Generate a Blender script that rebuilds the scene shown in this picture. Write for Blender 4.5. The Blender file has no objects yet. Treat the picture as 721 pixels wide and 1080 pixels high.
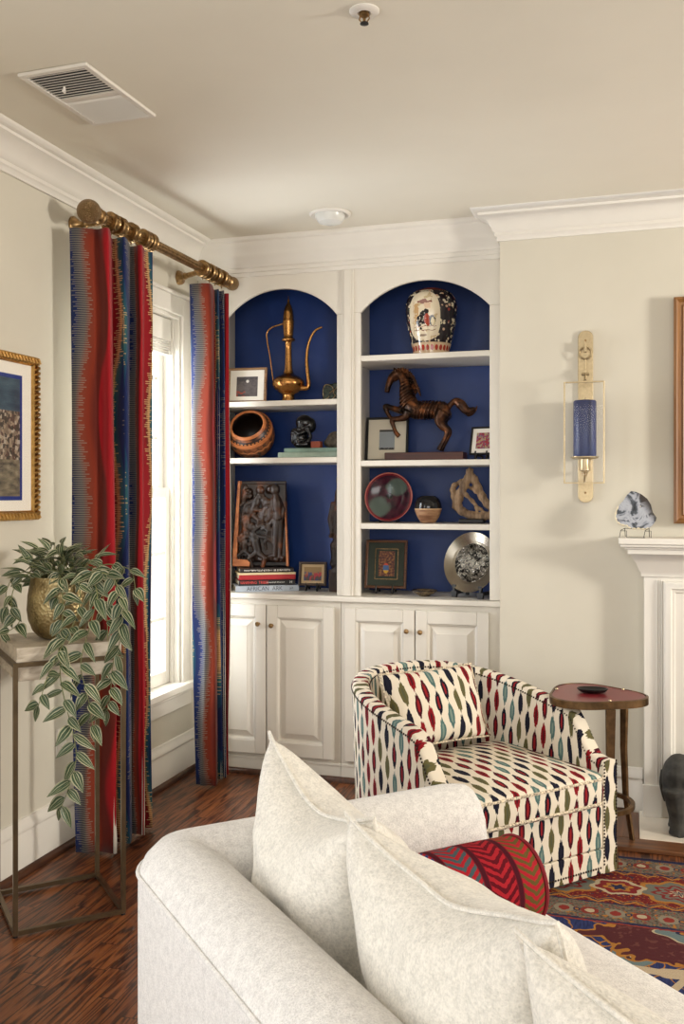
import bpy, bmesh, math, random
from mathutils import Vector, Matrix, Euler, noise as mnoise
random.seed(7)
S = bpy.context.scene
COL = S.collection
PI = math.pi
sin, cos, rad = math.sin, math.cos, math.radians
# ------------------------------------------------------------------ camera, world, lights, exposure
cam_d = bpy.data.cameras.new('camera'); cam = bpy.data.objects.new('camera', cam_d); COL.objects.link(cam)
cam.location = (2.21, 0, 1.425); cam.rotation_euler = (rad(90), 0, rad(17.2))
cam_d.sensor_fit = 'VERTICAL'; cam_d.sensor_height = 36; cam_d.sensor_width = 24
cam_d.lens = 36 * 1000 / 1080; cam_d.shift_y = -18 / 1080; cam_d.clip_start = .05
S.camera = cam
W = bpy.data.worlds.new('sky'); S.world = W; W.use_nodes = True
W.node_tree.nodes['Background'].inputs[0].default_value = (1, 1, 1, 1)
W.node_tree.nodes['Background'].inputs[1].default_value = 1.3
def area(name, loc, target, sx, sy, power, color):
    l = bpy.data.lights.new(name, 'AREA'); l.shape = 'RECTANGLE'; l.size = sx; l.size_y = sy
    l.energy = power; l.color = color
    o = bpy.data.objects.new(name, l); COL.objects.link(o); o.location = loc
    o.rotation_euler = (Vector(target) - Vector(loc)).to_track_quat('-Z', 'Y').to_euler(); return o
area('daylight_left', (-.32, 3.94, 1.45), (2, 3.5, 1.1), .8, 1.8, 70, (.90, .95, 1))
area('rear_fill', (3.0, -2.9, 1.6), (1.9, 4, 1.5), 3.2, 1.9, 95, (1, .965, .91))  # broad fill lamp added behind the camera, no window seen there
area('daylight_right', (5.9, 2.75, 1.85), (1.0, 4.1, 1.35), .5, .6, 140, (1, .95, .87))
area('sofa_fill', (-.12, .75, 1.45), (2, .95, 1.0), 1.2, 1.7, 27, (.92, .96, 1))  # invented lamp out of view, added to brighten the sofa's outer side
vs = S.view_settings
vs.view_transform = 'Standard'; vs.look = 'None'; vs.gamma = 1; vs.use_curve_mapping = False; vs.exposure = 0.0
S.display_settings.display_device = 'sRGB'
try: S.cycles.use_denoising = True
except Exception: pass

# ------------------------------------------------------------------ material nodes
def lin(c):
    c /= 255
    return c / 12.92 if c <= .04045 else ((c + .055) / 1.055) ** 2.4
def rgb(r, g, b): return (lin(r), lin(g), lin(b), 1)
class V:
    """a node socket with arithmetic"""
    def __init__(s, N, k): s.N = N; s.k = k
    def _o(a, op, b=None, c=None): return a.N.math(op, a, b, c)
    def __add__(a, b): return a._o('ADD', b)
    __radd__ = __add__
    def __sub__(a, b): return a._o('SUBTRACT', b)
    def __rsub__(a, b): return a.N.math('SUBTRACT', b, a)
    def __mul__(a, b): return a._o('MULTIPLY', b)
    __rmul__ = __mul__
    def __truediv__(a, b): return a._o('DIVIDE', b)
    def abs(a): return a._o('ABSOLUTE')
    def floor(a): return a._o('FLOOR')
    def fract(a): return a._o('FRACT')
    def sin(a): return a._o('SINE')
    def min(a, b): return a._o('MINIMUM', b)
    def max(a, b): return a._o('MAXIMUM', b)
    def lt(a, b): return a._o('LESS_THAN', b)
    def gt(a, b): return a._o('GREATER_THAN', b)
    def pow(a, b): return a._o('POWER', b)
    def sqrt(a): return a._o('SQRT')
    def mod(a, b): return a._o('FLOORED_MODULO', b)
class N:
    def __init__(s, name, base=(200, 200, 200), rough=.6, metal=0, spec=.5, **kw):
        s.m = bpy.data.materials.new(name); s.m.use_nodes = True; s.t = s.m.node_tree
        s.b = s.t.nodes['Principled BSDF']; s.out = s.t.nodes['Material Output']
        s.set('Base Color', rgb(*base)); s.set('Roughness', rough); s.set('Metallic', metal); s.set('Specular IOR Level', spec)
        for k, v in kw.items(): s.set(k.replace('_', ' '), v)
    def node(s, ty, **kw):
        n = s.t.nodes.new(ty)
        for k, v in kw.items(): setattr(n, k, v)
        return n
    def link(s, sock, v):
        if isinstance(v, V): s.t.links.new(v.k, sock)
        else: sock.default_value = v
    def set(s, name, v): s.link(s.b.inputs[name], v); return s
    def math(s, op, a, b=None, c=None):
        n = s.node('ShaderNodeMath', operation=op)
        for i, v in enumerate((a, b, c)):
            if v is not None: s.link(n.inputs[i], v)
        return V(s, n.outputs[0])
    def xyz(s, kind='Object'):
        n = s.node('ShaderNodeTexCoord'); q = s.node('ShaderNodeSeparateXYZ'); s.t.links.new(n.outputs[kind], q.inputs[0])
        return [V(s, o) for o in q.outputs]
    def comb(s, x=0., y=0., z=0.):
        n = s.node('ShaderNodeCombineXYZ')
        for i, v in enumerate((x, y, z)): s.link(n.inputs[i], v)
        return V(s, n.outputs[0])
    def noise(s, vec, scale=5, detail=2, rough=.5, dist=0):
        n = s.node('ShaderNodeTexNoise'); s.link(n.inputs['Vector'], vec); n.inputs['Scale'].default_value = scale
        n.inputs['Detail'].default_value = detail; n.inputs['Roughness'].default_value = rough; n.inputs['Distortion'].default_value = dist
        return V(s, n.outputs[0])
    def vor(s, vec, scale=5, out='Distance', feature='F1'):
        n = s.node('ShaderNodeTexVoronoi', feature=feature); s.link(n.inputs['Vector'], vec); n.inputs['Scale'].default_value = scale
        return V(s, n.outputs[out])
    def white(s, vec):
        n = s.node('ShaderNodeTexWhiteNoise'); s.link(n.inputs['Vector'], vec); return V(s, n.outputs[0])
    def mix(s, f, a, b):
        n = s.node('ShaderNodeMix', data_type='RGBA'); s.link(n.inputs[0], f)
        s.link(n.inputs[6], rgb(*a) if isinstance(a, tuple) else a); s.link(n.inputs[7], rgb(*b) if isinstance(b, tuple) else b)
        return V(s, n.outputs[2])
    def ramp(s, f, stops, const=False):
        n = s.node('ShaderNodeValToRGB'); s.link(n.inputs[0], f); e = n.color_ramp.elements
        if const: n.color_ramp.interpolation = 'CONSTANT'
        while len(e) < len(stops): e.new(.5)
        for q, (p, c) in zip(e, stops): q.position = p; q.color = rgb(*c)
        return V(s, n.outputs[0])
    def smooth(s, v, lo, hi):
        n = s.node('ShaderNodeMapRange', interpolation_type='SMOOTHSTEP'); s.link(n.inputs[0], v)
        n.inputs[1].default_value = lo; n.inputs[2].default_value = hi; return V(s, n.outputs[0])
    def bump(s, h, strength=.3, dist=.01):
        n = s.node('ShaderNodeBump'); s.link(n.inputs['Height'], h); n.inputs['Strength'].default_value = strength
        n.inputs['Distance'].default_value = dist; s.t.links.new(n.outputs[0], s.b.inputs['Normal']); return s
    def vec(s, kind='Object'):
        n = s.node('ShaderNodeTexCoord'); return V(s, n.outputs[kind])

def plain(name, c, rough=.6, metal=0, spec=.5, var=0, vs=30, bump=0, bd=.002, **kw):
    n = N(name, c, rough, metal, spec, **kw)
    if var or bump:
        q = n.noise(n.vec(), vs, 3)
        if var:
            d = tuple(max(0, int(x * (1 - var))) for x in c); l = tuple(min(255, int(x * (1 + var))) for x in c)
            n.set('Base Color', n.ramp(q, [(.3, d), (.7, l)]))
        if bump: n.bump(q, bump, bd)
    return n.m

# ------------------------------------------------------------------ mesh building
class MB:
    def __init__(s): s.v = []; s.f = []; s.uv = []
    def add(s, vs, fs, M=None, uvs=None):
        o = len(s.v)
        s.v += [tuple(M @ Vector(p)) if M else tuple(p) for p in vs]
        for i, f in enumerate(fs):
            s.f.append(tuple(k + o for k in f)); s.uv.append(uvs[i] if uvs else None)
        return s
    def box(s, x0, y0, z0, x1, y1, z1, M=None):
        vs = [(x0, y0, z0), (x1, y0, z0), (x1, y1, z0), (x0, y1, z0), (x0, y0, z1), (x1, y0, z1), (x1, y1, z1), (x0, y1, z1)]
        return s.add(vs, [(3, 2, 1, 0), (4, 5, 6, 7), (0, 1, 5, 4), (1, 2, 6, 5), (2, 3, 7, 6), (3, 0, 4, 7)], M)
    def loft(s, rings, closed=True, caps=True, loop=False, M=None, uv=None):
        n = len(rings[0]); R = len(rings); vs = [p for r in rings for p in r]; fs = []; us = []
        for i in range(R if loop else R - 1):
            for j in range(n if closed else n - 1):
                a, b = (i, j), (i, j + 1); c, d = (i + 1, j + 1), (i + 1, j)
                fs.append(tuple((p % R) * n + (q % n) for p, q in (a, b, c, d)))
                us.append([uv(p, q) for p, q in (a, b, c, d)] if uv else None)
        if caps and not loop and closed:
            fs.append(tuple(range(n))[::-1]); fs.append(tuple((R - 1) * n + k for k in range(n)))
            us += [[uv(0, k) for k in range(n)][::-1], [uv(R - 1, k) for k in range(n)]] if uv else [None, None]
        return s.add(vs, fs, M, us if uv else None)
    def lathe(s, prof, c=(0, 0, 0), seg=32, M=None):
        rings = [[(c[0] + max(r, 1e-4) * cos(2 * PI * k / seg), c[1] + max(r, 1e-4) * sin(2 * PI * k / seg), c[2] + z) for k in range(seg)] for r, z in prof]
        L = [0]
        for (a, b), (e, g) in zip(prof, prof[1:]): L.append(L[-1] + math.hypot(a - e, b - g))
        return s.loft(rings, M=M, caps=False, uv=lambda i, j: (j / seg, L[min(i, len(L) - 1)] / (L[-1] or 1)))
    def tube(s, pts, r, seg=8, M=None, loop=False):
        pts = [Vector(p) for p in pts]; n = len(pts); rs = r if isinstance(r, (list, tuple)) else [r] * n
        rings = []; up = None; L = 0; Ls = [0]
        for i in range(n):
            if loop: t = pts[(i + 1) % n] - pts[i - 1]
            else: t = pts[min(i + 1, n - 1)] - pts[max(i - 1, 0)]
            t.normalize()
            if up is None: up = Vector((0, 0, 1)) if abs(t.z) < .9 else Vector((1, 0, 0))
            a = t.cross(up)
            if a.length < 1e-5: a = t.cross(Vector((.3, .9, .2)))
            a.normalize(); b = a.cross(t).normalized(); up = b
            rings.append([tuple(pts[i] + (a * cos(2 * PI * k / seg) + b * sin(2 * PI * k / seg)) * rs[i]) for k in range(seg)])
            if i: L += (pts[i] - pts[i - 1]).length; Ls.append(L)
        return s.loft(rings, M=M, loop=loop, uv=lambda i, j: (j / seg, Ls[i % n]))
    def sphere(s, c, r, seg=16, M=None):
        if not isinstance(r, (tuple, list)): r = (r, r, r)
        h = max(6, seg // 2 + 1); rings = []
        for i in range(h):
            t = -PI / 2 + PI * (i + .02) / (h - 1 + .04)
            rings.append([(c[0] + r[0] * cos(t) * cos(2 * PI * k / seg), c[1] + r[1] * cos(t) * sin(2 * PI * k / seg), c[2] + r[2] * sin(t)) for k in range(seg)])
        return s.loft(rings, M=M, uv=lambda i, j: (j / seg, i / (h - 1)))
    def prism(s, poly, y0, y1, M=None):
        """polygon in XZ extruded along Y"""
        n = len(poly)
        vs = [(x, y0, z) for x, z in poly] + [(x, y1, z) for x, z in poly]
        fs = [tuple(range(n)), tuple(range(2 * n - 1, n - 1, -1))] + [((i + 1) % n, i, n + i, n + (i + 1) % n) for i in range(n)]
        return s.add(vs, fs, M)
    def sweep(s, path, prof, side=1, closed=False):
        """profile (out, z) swept along a 2D path with mitred corners; out is to the left of travel * side"""
        P = [Vector(p) for p in path]; n = len(P); rings = []
        for i in range(n):
            ds = []
            if i > 0 or closed: ds.append((P[i] - P[i - 1]).normalized())
            if i < n - 1 or closed: ds.append((P[(i + 1) % n] - P[i]).normalized())
            ns = [Vector((-d.y, d.x)) * side for d in ds]
            m = sum(ns, Vector((0, 0))).normalized(); k = 1 / max(.3, m.dot(ns[0]))
            rings.append([(P[i].x + m.x * k * o, P[i].y + m.y * k * o, z) for o, z in prof])
        return s.loft(rings, loop=closed)
    def build(s, name, mat, parent=None, bevel=0, angle=38, sub=0, seg=2, solid=0):
        me = bpy.data.meshes.new(name); me.from_pydata(s.v, [], s.f)
        if any(u is not None for u in s.uv):
            L = me.uv_layers.new(name='UVMap')
            for p, u in zip(me.polygons, s.uv):
                if u:
                    for li, w in zip(p.loop_indices, u): L.data[li].uv = w
        b = bmesh.new(); b.from_mesh(me); bmesh.ops.recalc_face_normals(b, faces=b.faces); b.to_mesh(me); b.free()
        for p in me.polygons: p.use_smooth = True
        if angle < 180 and not bevel: me.set_sharp_from_angle(angle=rad(angle))
        o = bpy.data.objects.new(name, me); COL.objects.link(o)
        if isinstance(mat, (list, tuple)):
            for q in mat: me.materials.append(q)
        elif mat: me.materials.append(mat)
        if solid:
            d = o.modifiers.new('solid', 'SOLIDIFY'); d.thickness = solid; d.offset = 0
        if sub:
            d = o.modifiers.new('sub', 'SUBSURF'); d.levels = sub; d.render_levels = sub
        if bevel:
            d = o.modifiers.new('bevel', 'BEVEL'); d.width = bevel; d.segments = seg; d.limit_method = 'ANGLE'; d.angle_limit = rad(35); d.harden_normals = True
        if parent: o.parent = parent
        return o
def tag(o, label, cat, group=None):
    o['label'] = label; o['category'] = cat
    if group: o['group'] = group
    return o
def thing(name, label, cat, loc=(0, 0, 0), rz=0, group=None):
    o = bpy.data.objects.new(name, None); o.empty_display_size = .05; COL.objects.link(o)
    o.location = loc; o.rotation_euler = (0, 0, rz); return tag(o, label, cat, group)
def struct(o): o['kind'] = 'structure'; return o
def T(x, y, z): return Matrix.Translation((x, y, z))
def RX(a): return Matrix.Rotation(a, 4, 'X')
def RY(a): return Matrix.Rotation(a, 4, 'Y')
def RZ(a): return Matrix.Rotation(a, 4, 'Z')
def basis(x, y, z, o=(0, 0, 0)):
    M = Matrix.Identity(4)
    for i, a in enumerate((x, y, z)):
        for r in range(3): M[r][i] = a[r]
    for r in range(3): M[r][3] = o[r]
    return M
def skin(name, mat, verts, edges, radii, parent=None, sub=2, root=0):
    me = bpy.data.meshes.new(name); me.from_pydata(verts, edges, [])
    o = bpy.data.objects.new(name, me); COL.objects.link(o); me.materials.append(mat)
    k = o.modifiers.new('skin', 'SKIN'); k.use_smooth_shade = True; k.branch_smoothing = .4
    for d, r in zip(me.skin_vertices[0].data, radii):
        d.radius = r if isinstance(r, tuple) else (r, r)
    me.skin_vertices[0].data[root].use_root = True
    d = o.modifiers.new('sub', 'SUBSURF'); d.levels = sub; d.render_levels = sub
    if parent: o.parent = parent
    return o
def text(name, s, mat, size, M, parent, extrude=.0004, align='LEFT', sx=1):
    c = bpy.data.curves.new(name, 'FONT'); c.body = s; c.size = size; c.extrude = extrude; c.align_x = align; c.align_y = 'CENTER'
    t = bpy.data.objects.new(name + '_src', c); COL.objects.link(t)
    me = bpy.data.meshes.new_from_object(t.evaluated_get(bpy.context.evaluated_depsgraph_get()))
    bpy.data.objects.remove(t); bpy.data.curves.remove(c)
    me.transform(M @ Matrix.Diagonal((sx, 1, 1, 1))); me.materials.clear(); me.materials.append(mat); me.name = name
    o = bpy.data.objects.new(name, me); COL.objects.link(o); o.parent = parent; return o
def smoothpts(pts, n=6):
    """Catmull-Rom through points"""
    P = [Vector(p) for p in pts]; out = []
    for i in range(len(P) - 1):
        a, b, c, d = P[max(i - 1, 0)], P[i], P[i + 1], P[min(i + 2, len(P) - 1)]
        for k in range(n):
            t = k / n
            out.append(.5 * ((2 * b) + (c - a) * t + (2 * a - 5 * b + 4 * c - d) * t * t + (3 * b - a - 3 * c + d) * t ** 3))
    out.append(P[-1]); return out

# ------------------------------------------------------------------ shared materials
M_wall = plain('wall_paint', (206, 200, 184), .75, var=.012, vs=3, bump=.05, bd=.001)
M_ceil = plain('ceiling_paint', (226, 220, 204), .8, var=.012, vs=2)
M_white = plain('white_trim_paint', (224, 219, 209), .38, var=.01, vs=6)
M_cab = plain('cabinet_paint', (222, 216, 204), .36, var=.01, vs=6)
M_blue = plain('blue_back_paint', (18, 52, 116), .42, var=.06, vs=4)
M_brass = plain('antique_brass', (150, 122, 84), .36, 1, var=.18, vs=60, bump=.1)
M_brass_lt = plain('brushed_light_brass', (178, 160, 128), .38, 1, var=.05, vs=90)
M_black = plain('black_iron', (13, 12, 12), .45)
M_oak = None
def wood_floor():
    n = N('oak_plank_floor', rough=.34)
    x, y, z = n.xyz(); w = .058
    col = (x / w).floor(); r = n.white(n.comb(col, 3.1)); yy = y / .95 + r * 7.3
    cell = yy.floor(); rnd = n.white(n.comb(col, cell, 1.7)); rnd2 = n.white(n.comb(col, cell, 9.2))
    warp = n.noise(n.comb(x * 16 + rnd * 40, y * 1.3 + rnd2 * 30, rnd * 11), 1., 3, .45)
    rings = ((warp * 62 + x * 40 * (rnd2 - .5) + rnd * 20).sin() * .5 + .5).pow(1.6)
    fine = n.noise(n.comb(x * 330, y * 9 + rnd * 9, rnd), 1, 4, .7)
    g = rings * .42 + fine * .62 + (rnd - .5) * .22
    c = n.ramp(g, [(.2, (134, 80, 44)), (.45, (104, 58, 31)), (.64, (70, 37, 20)), (.84, (26, 13, 8))])
    ex = ((x / w).fract() - .5).abs(); ey = (yy.fract() - .5).abs()
    gap = ex.gt(.482).max(ey.gt(.4985))
    n.set('Base Color', n.mix(gap, c, (18, 9, 6))); n.set('Roughness', fine * .2 + .24)
    n.bump(fine * .25 - gap - rings * .1, .22, .002); return n.m
M_floor = wood_floor()
def board(name, c1, c2, rough=.4, ax=0, sc=1):
    n = N(name, rough=rough); q = n.xyz(); k = [50 * sc] * 3; k[ax] = 3 * sc
    g = n.noise(n.comb(*[q[i] * k[i] for i in range(3)]), 1, 4, .6)
    n.set('Base Color', n.ramp(g, [(.32, c1), (.68, c2)])); n.bump(g, .15, .001); return n.m
M_shoe = board('dark_oak_moulding', (40, 22, 13), (84, 49, 28), .35, 1)
M_glass = None
def glass():
    n = N('clear_glass'); t = n.node('ShaderNodeBsdfTransparent'); g = n.node('ShaderNodeBsdfGlossy'); g.inputs['Roughness'].default_value = .02
    f = n.node('ShaderNodeLayerWeight'); m = n.node('ShaderNodeMixShader')
    k = V(n, f.outputs['Facing']).pow(5.) * .5 + .004; n.link(m.inputs[0], k)
    n.t.links.new(t.outputs[0], m.inputs[1]); n.t.links.new(g.outputs[0], m.inputs[2])
    n.t.links.new(m.outputs[0], n.out.inputs[0]); return n.m
M_glass = glass()

# ------------------------------------------------------------------ room shell
CH = 2.74; CABY = 4.56; BRY = 4.44; BRX = 1.606; XR = 6.2; YF = -3.0; BACK = 4.92
struct(MB().box(-.2, YF - .2, -.1, XR + .2, 5.1, 0).build('floor', M_floor))
struct(MB().box(-.2, YF - .2, CH, XR + .2, 5.1, CH + .1).build('ceiling', M_ceil))
def holed(name, plane, at, th, u0, u1, holes):
    """wall with window holes; plane 'X' (u = Y) or 'Y' (u = X)"""
    mb = MB(); cuts = sorted([u0, u1] + [h[0] for h in holes] + [h[1] for h in holes])
    def bx(a, b, z0, z1):
        if plane == 'X': mb.box(min(at, at + th), a, z0, max(at, at + th), b, z1)
        else: mb.box(a, min(at, at + th), z0, b, max(at, at + th), z1)
    for a, b in zip(cuts, cuts[1:]):
        h = next((h for h in holes if h[0] <= (a + b) / 2 <= h[1]), None)
        if h: bx(a, b, 0, h[2]); bx(a, b, h[3], CH)
        else: bx(a, b, 0, CH)
    return struct(mb.build(name, M_wall))
WY0, WY1, WZ0, WZ1 = 3.52, 4.36, .47, 2.33
holed('wall_left', 'X', 0, -.16, YF, 5.1, [(.1, 1.4, WZ0, WZ1), (WY0, WY1, WZ0, WZ1)])  # nearer opening is invented too, cut for the sofa's fill lamp
holed('wall_rear', 'Y', YF, -.16, 0, XR, [(1.5, 4.9, .6, 2.5)])
holed('wall_right', 'X', XR, .16, YF, BRY, [(1.9, 3.5, .9, 2.5)])
struct(MB().box(0, BACK, 0, BRX, 5.1, CH).build('wall_alcove', M_wall))
struct(MB().box(BRX, BRY, 0, XR + .16, 5.1, CH).build('wall_back', M_wall))
crown = [(0, 2.605), (.012, 2.605), (.014, 2.622), (.022, 2.628), (.022, 2.642), (.03, 2.648), (.036, 2.664), (.05, 2.688), (.072, 2.706), (.09, 2.712),
         (.092, 2.722), (.104, 2.724), (.12, 2.732), (.122, CH), (0, CH)]
struct(MB().sweep([(0, YF), (0, CABY - .02)], crown, -1).build('trim_1', M_white, angle=50))
ccrown = [(0, 2.556), (.01, 2.556), (.012, 2.574), (.02, 2.578), (.02, 2.594), (.03, 2.6), (.032, 2.616), (.04, 2.622), (.042, 2.636), (.05, 2.642), (.056, 2.662), (.068, 2.688),
          (.084, 2.704), (.086, 2.714), (.096, 2.718), (.1, 2.728), (.1, CH), (0, CH)]
struct(MB().sweep([(0, CABY), (BRX, CABY)], ccrown, -1).build('trim_2', M_white, angle=50))
struct(MB().sweep([(BRX, CABY - .004), (BRX, BRY), (XR, BRY)], crown, -1).build('trim_3', M_white, angle=50))
bprof = [(0, 0), (.018, 0), (.018, .145), (.014, .15), (.014, .158), (.022, .164), (.022, .178), (.012, .19), (.009, .205), (0, .208)]
struct(MB().sweep([(0, YF), (0, CABY - .03)], bprof, -1).build('baseboard_left', M_white, angle=40))
struct(MB().sweep([(BRX, BRY), (2.24, BRY)], bprof, -1).build('baseboard_back', M_white, angle=40))
sprof = [(.018, 0), (.036, 0), (.035, .012), (.03, .02), (.022, .026), (.018, .027)]
struct(MB().sweep([(0, YF), (0, CABY - .05), (BRX, CABY - .05)], sprof, -1).build('trim_4', M_shoe))
struct(MB().sweep([(BRX, BRY), (2.2, BRY)], sprof, -1).build('trim_5', M_shoe))

# window in the left wall
win = struct(thing('window_1', '', '')); del win['label']; del win['category']
cas = [(0, 0), (.09, 0), (.09, .014), (.075, .02), (.06, .012), (.02, .012), (.012, .022), (0, .022)]
m = MB()
def casing(mb, a, b):
    # board from a to b (Y, Z), along the wall face
    pass
m.box(0, WY0 - .09, WZ0 - .02, .018, WY0, WZ1 + .09); m.box(0, WY1, WZ0 - .02, .018, WY1 + .09, WZ1 + .09); m.box(0, WY0, WZ1, .018, WY1, WZ1 + .09)
m.box(.0, WY0 - .1, WZ1 + .09, .03, WY1 + .1, WZ1 + .108)
for y in (WY0 - .09, WY1 + .07): m.box(.018, y, WZ0 - .02, .028, y + .02, WZ1 + .09)
m.build('casing', M_white, win, bevel=.004)
m = MB().box(-.15, WY0, WZ0, 0, WY0 + .015, WZ1).box(-.15, WY1 - .015, WZ0, 0, WY1, WZ1).box(-.15, WY0 + .015, WZ1 - .015, 0, WY1 - .015, WZ1)
for y in (WY0 + .015, WY1 - .027): m.box(-.045, y, WZ0, -.028, y + .012, WZ1 - .015)
m.build('jamb', M_white, win, bevel=.002)
MB().box(-.15, WY0, WZ0 - .02, 0, WY1, WZ0 + .005).box(0, WY0 - .11, WZ0 - .03, .055, WY1 + .11, WZ0 + .005).build('sill', M_white, win, bevel=.006)
MB().box(0, WY0 - .09, WZ0 - .12, .02, WY1 + .09, WZ0 - .03).box(0, WY0 - .09, WZ0 - .05, .034, WY1 + .09, WZ0 - .03).build('apron', M_white, win, bevel=.004)
def sash(x, z0, z1, rows, nm):
    y0, y1 = WY0 + .016, WY1 - .016; m = MB(); r = .05
    m.box(x, y0, z0, x + .035, y0 + r, z1).box(x, y1 - r, z0, x + .035, y1, z1)
    m.box(x, y0 + r, z0, x + .035, y1 - r, z0 + r + .015).box(x, y0 + r, z1 - r, x + .035, y1 - r, z1)
    s = m.build('sash', M_white, win, bevel=.003)
    m = MB()
    for i in range(1, rows):
        z = z0 + (z1 - z0) * i / rows; m.box(x + .008, y0 + r, z - .009, x + .027, y1 - r, z + .009)
    for i in (1, 2):
        y = y0 + (y1 - y0) * i / 3; m.box(x + .008, y - .009, z0 + r, x + .027, y + .009, z1 - r)
    m.build('muntin', M_white, s)
    MB().box(x + .014, y0 + r, z0 + r, x + .018, y1 - r, z1 - r).build('pane', M_glass, s)
sash(-.082, WZ0 + .006, 1.46, 3, 'lower'); sash(-.122, 1.41, WZ1 - .015, 3, 'upper')
MB().box(-.085, 3.9, 1.46, -.05, 3.98, 1.475).box(-.075, 3.93, 1.475, -.06, 3.96, 1.487).build('latch', M_white, win, bevel=.002)
# pleated shade headrail at the top of the window
m = MB().box(-.075, WY0 + .03, 2.2, -.035, WY1 - .03, 2.31)
for i in range(6): m.box(-.072, WY0 + .03, 2.13 + i * .012, -.04, WY1 - .03, 2.138 + i * .012)
tag(m.build('window_shade', M_white, None, bevel=.003), 'white window shade rolled up at the top of the window', 'window shade')
# ------------------------------------------------------------------ built-in cabinets
def panel_door(x0, x1, z0, z1, yf, parent, knob_x, knob_z):
    """raised-panel door, front face at yf"""
    d = .02
    m = MB(); r = .058
    m.box(x0, yf, z0, x0 + r, yf + d, z1).box(x1 - r, yf, z0, x1, yf + d, z1)
    m.box(x0 + r, yf, z0, x1 - r, yf + d, z0 + r + .012).box(x0 + r, yf, z1 - r - .006, x1 - r, yf + d, z1)
    o = m.build('door', M_cab, parent, bevel=.004)
    a0, a1, b0, b1 = x0 + r, x1 - r, z0 + r + .012, z1 - r - .006
    def ring(i, y): return [(a0 + i, y, b0 + i), (a1 - i, y, b0 + i), (a1 - i, y, b1 - i), (a0 + i, y, b1 - i)]
    MB().loft([ring(0, yf + .001), ring(.004, yf + .003), ring(.010, yf + .016), ring(.016, yf + .017), ring(.046, yf + .004), ring(.047, yf + .002)], caps=False).add(ring(.047, yf + .002), [(0, 1, 2, 3)]).build('raised_panel', M_cab, o, angle=20)
    k = MB().lathe([(0, 0), (.007, 0), (.0055, .006), (.005, .013), (.010, .018), (.0125, .024), (.010, .029), (0, .031)], seg=16, M=T(knob_x, yf, knob_z) @ RX(PI / 2))
    k.build('knob', M_brass, o)
def base_cabinet(x0, x1, doors, label):
    t = thing('base_cabinet', label, 'cabinet', ((x0 + x1) / 2, CABY, 0), 0, 'built-in base cabinets')
    ox = (x0 + x1) / 2
    m = MB().box(x0 - ox, 0, .0, x1 - ox, BACK - CABY - .004, .888)
    m.box(x0 - ox, -.006, 0, x1 - ox, 0, .06).box(x0 - ox, -.010, .06, x1 - ox, 0, .072)
    m.build('body', M_cab, t, bevel=.002)
    for a, b, kx, kz in doors: panel_door(a - ox, b - ox, .09, .86, -.022, t, kx - ox, kz)
base_cabinet(.004, .792, [(.036, .394, .358, .762), (.4, .761, .432, .757)], 'white two-door base cabinet beneath the left bookcase, next to the window')
base_cabinet(.794, 1.602, [(.818, 1.175, 1.14, .758), (1.181, 1.54, 1.208, .756)], 'white two-door base cabinet beneath the right bookcase, behind the patterned armchair')
m = MB().box(.003, CABY - .03, .889, 1.603, BACK - .003, .917)
tag(m.build('countertop', M_cab, None, bevel=.006), 'long white wooden counter running over both base cabinets', 'countertop')
CT = .917
def arch_frame(mb, x0, x1, z0, z1, a0, a1, spring, top, y0, y1, n=24):
    w = (a1 - a0) / 2; h = top - spring; R = (w * w + h * h) / (2 * h); cz = top - R; cx = (a0 + a1) / 2; th = math.asin(w / R)
    arc = [(cx + R * sin(t), cz + R * cos(t)) for t in [th - 2 * th * i / n for i in range(n + 1)]]   # right to left
    mb.prism([(x0, z0), (a0, z0)] + [arc[-1], (x0, spring)], y0, y1)
    mb.prism([(a1, z0), (x1, z0), (x1, spring), arc[0]], y0, y1)
    mb.prism([(x0, spring), arc[-1]] + arc[::-1][1:-1] + [arc[0], (x1, spring), (x1, z1), (x0, z1)], y0, y1)
def bookcase(x0, x1, a0, a1, inner, spring, top, shelves, label):
    ox = (x0 + x1) / 2
    t = thing('bookcase', label, 'bookcase', (ox, CABY, CT + .001), 0, 'arched built-in bookcases'); z0 = 0; dz = -(CT + .001)
    m = MB(); arch_frame(m, x0 - ox, x1 - ox, z0, CH + dz - .003, a0 - ox, a1 - ox, spring + dz, top + dz, 0, .02)
    m.build('face_frame', M_cab, t, bevel=.003)
    i0, i1 = inner
    for xa, xb in ((max(x0, i0 - .018), i0), (i1, min(x1, i1 + .018))):
        MB().box(xa - ox, .021, 0, xb - ox, BACK - CABY - .012, CH + dz - .01).build('side_panel', M_cab, t)
    MB().box(i0 - ox, BACK - CABY - .012, 0, i1 - ox, BACK - CABY - .003, CH + dz - .01).build('back_panel', M_blue, t)['label'] = 'deep blue back panel'
    for z in shelves:
        MB().box(a0 - ox, .002, z - .028 + dz, a1 - ox, .021, z + dz).box(i0 - ox, .021, z - .028 + dz, i1 - ox, BACK - CABY - .013, z + dz).build('shelf', M_cab, t, bevel=.003)
    return t
LS = (1.911, 1.617); RS = (2.122, 1.597, 1.283)
b = bookcase(.004, .829, .157, .771, (.062, .815), 2.334, 2.484, LS, 'left arched bookcase with blue back holding the brass ewer')
b2 = bookcase(.831, 1.602, .895, 1.54, (.845, 1.59), 2.338, 2.48, RS, 'right arched bookcase with blue back holding the horse statue')
m = MB().box(.8, CABY - .009, CT + .001, .86, CABY, 2.555).box(.812, CABY - .014, CT + .001, .848, CABY - .009, 2.555)
struct(m.build('trim_6', M_cab, None, bevel=.003))

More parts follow.
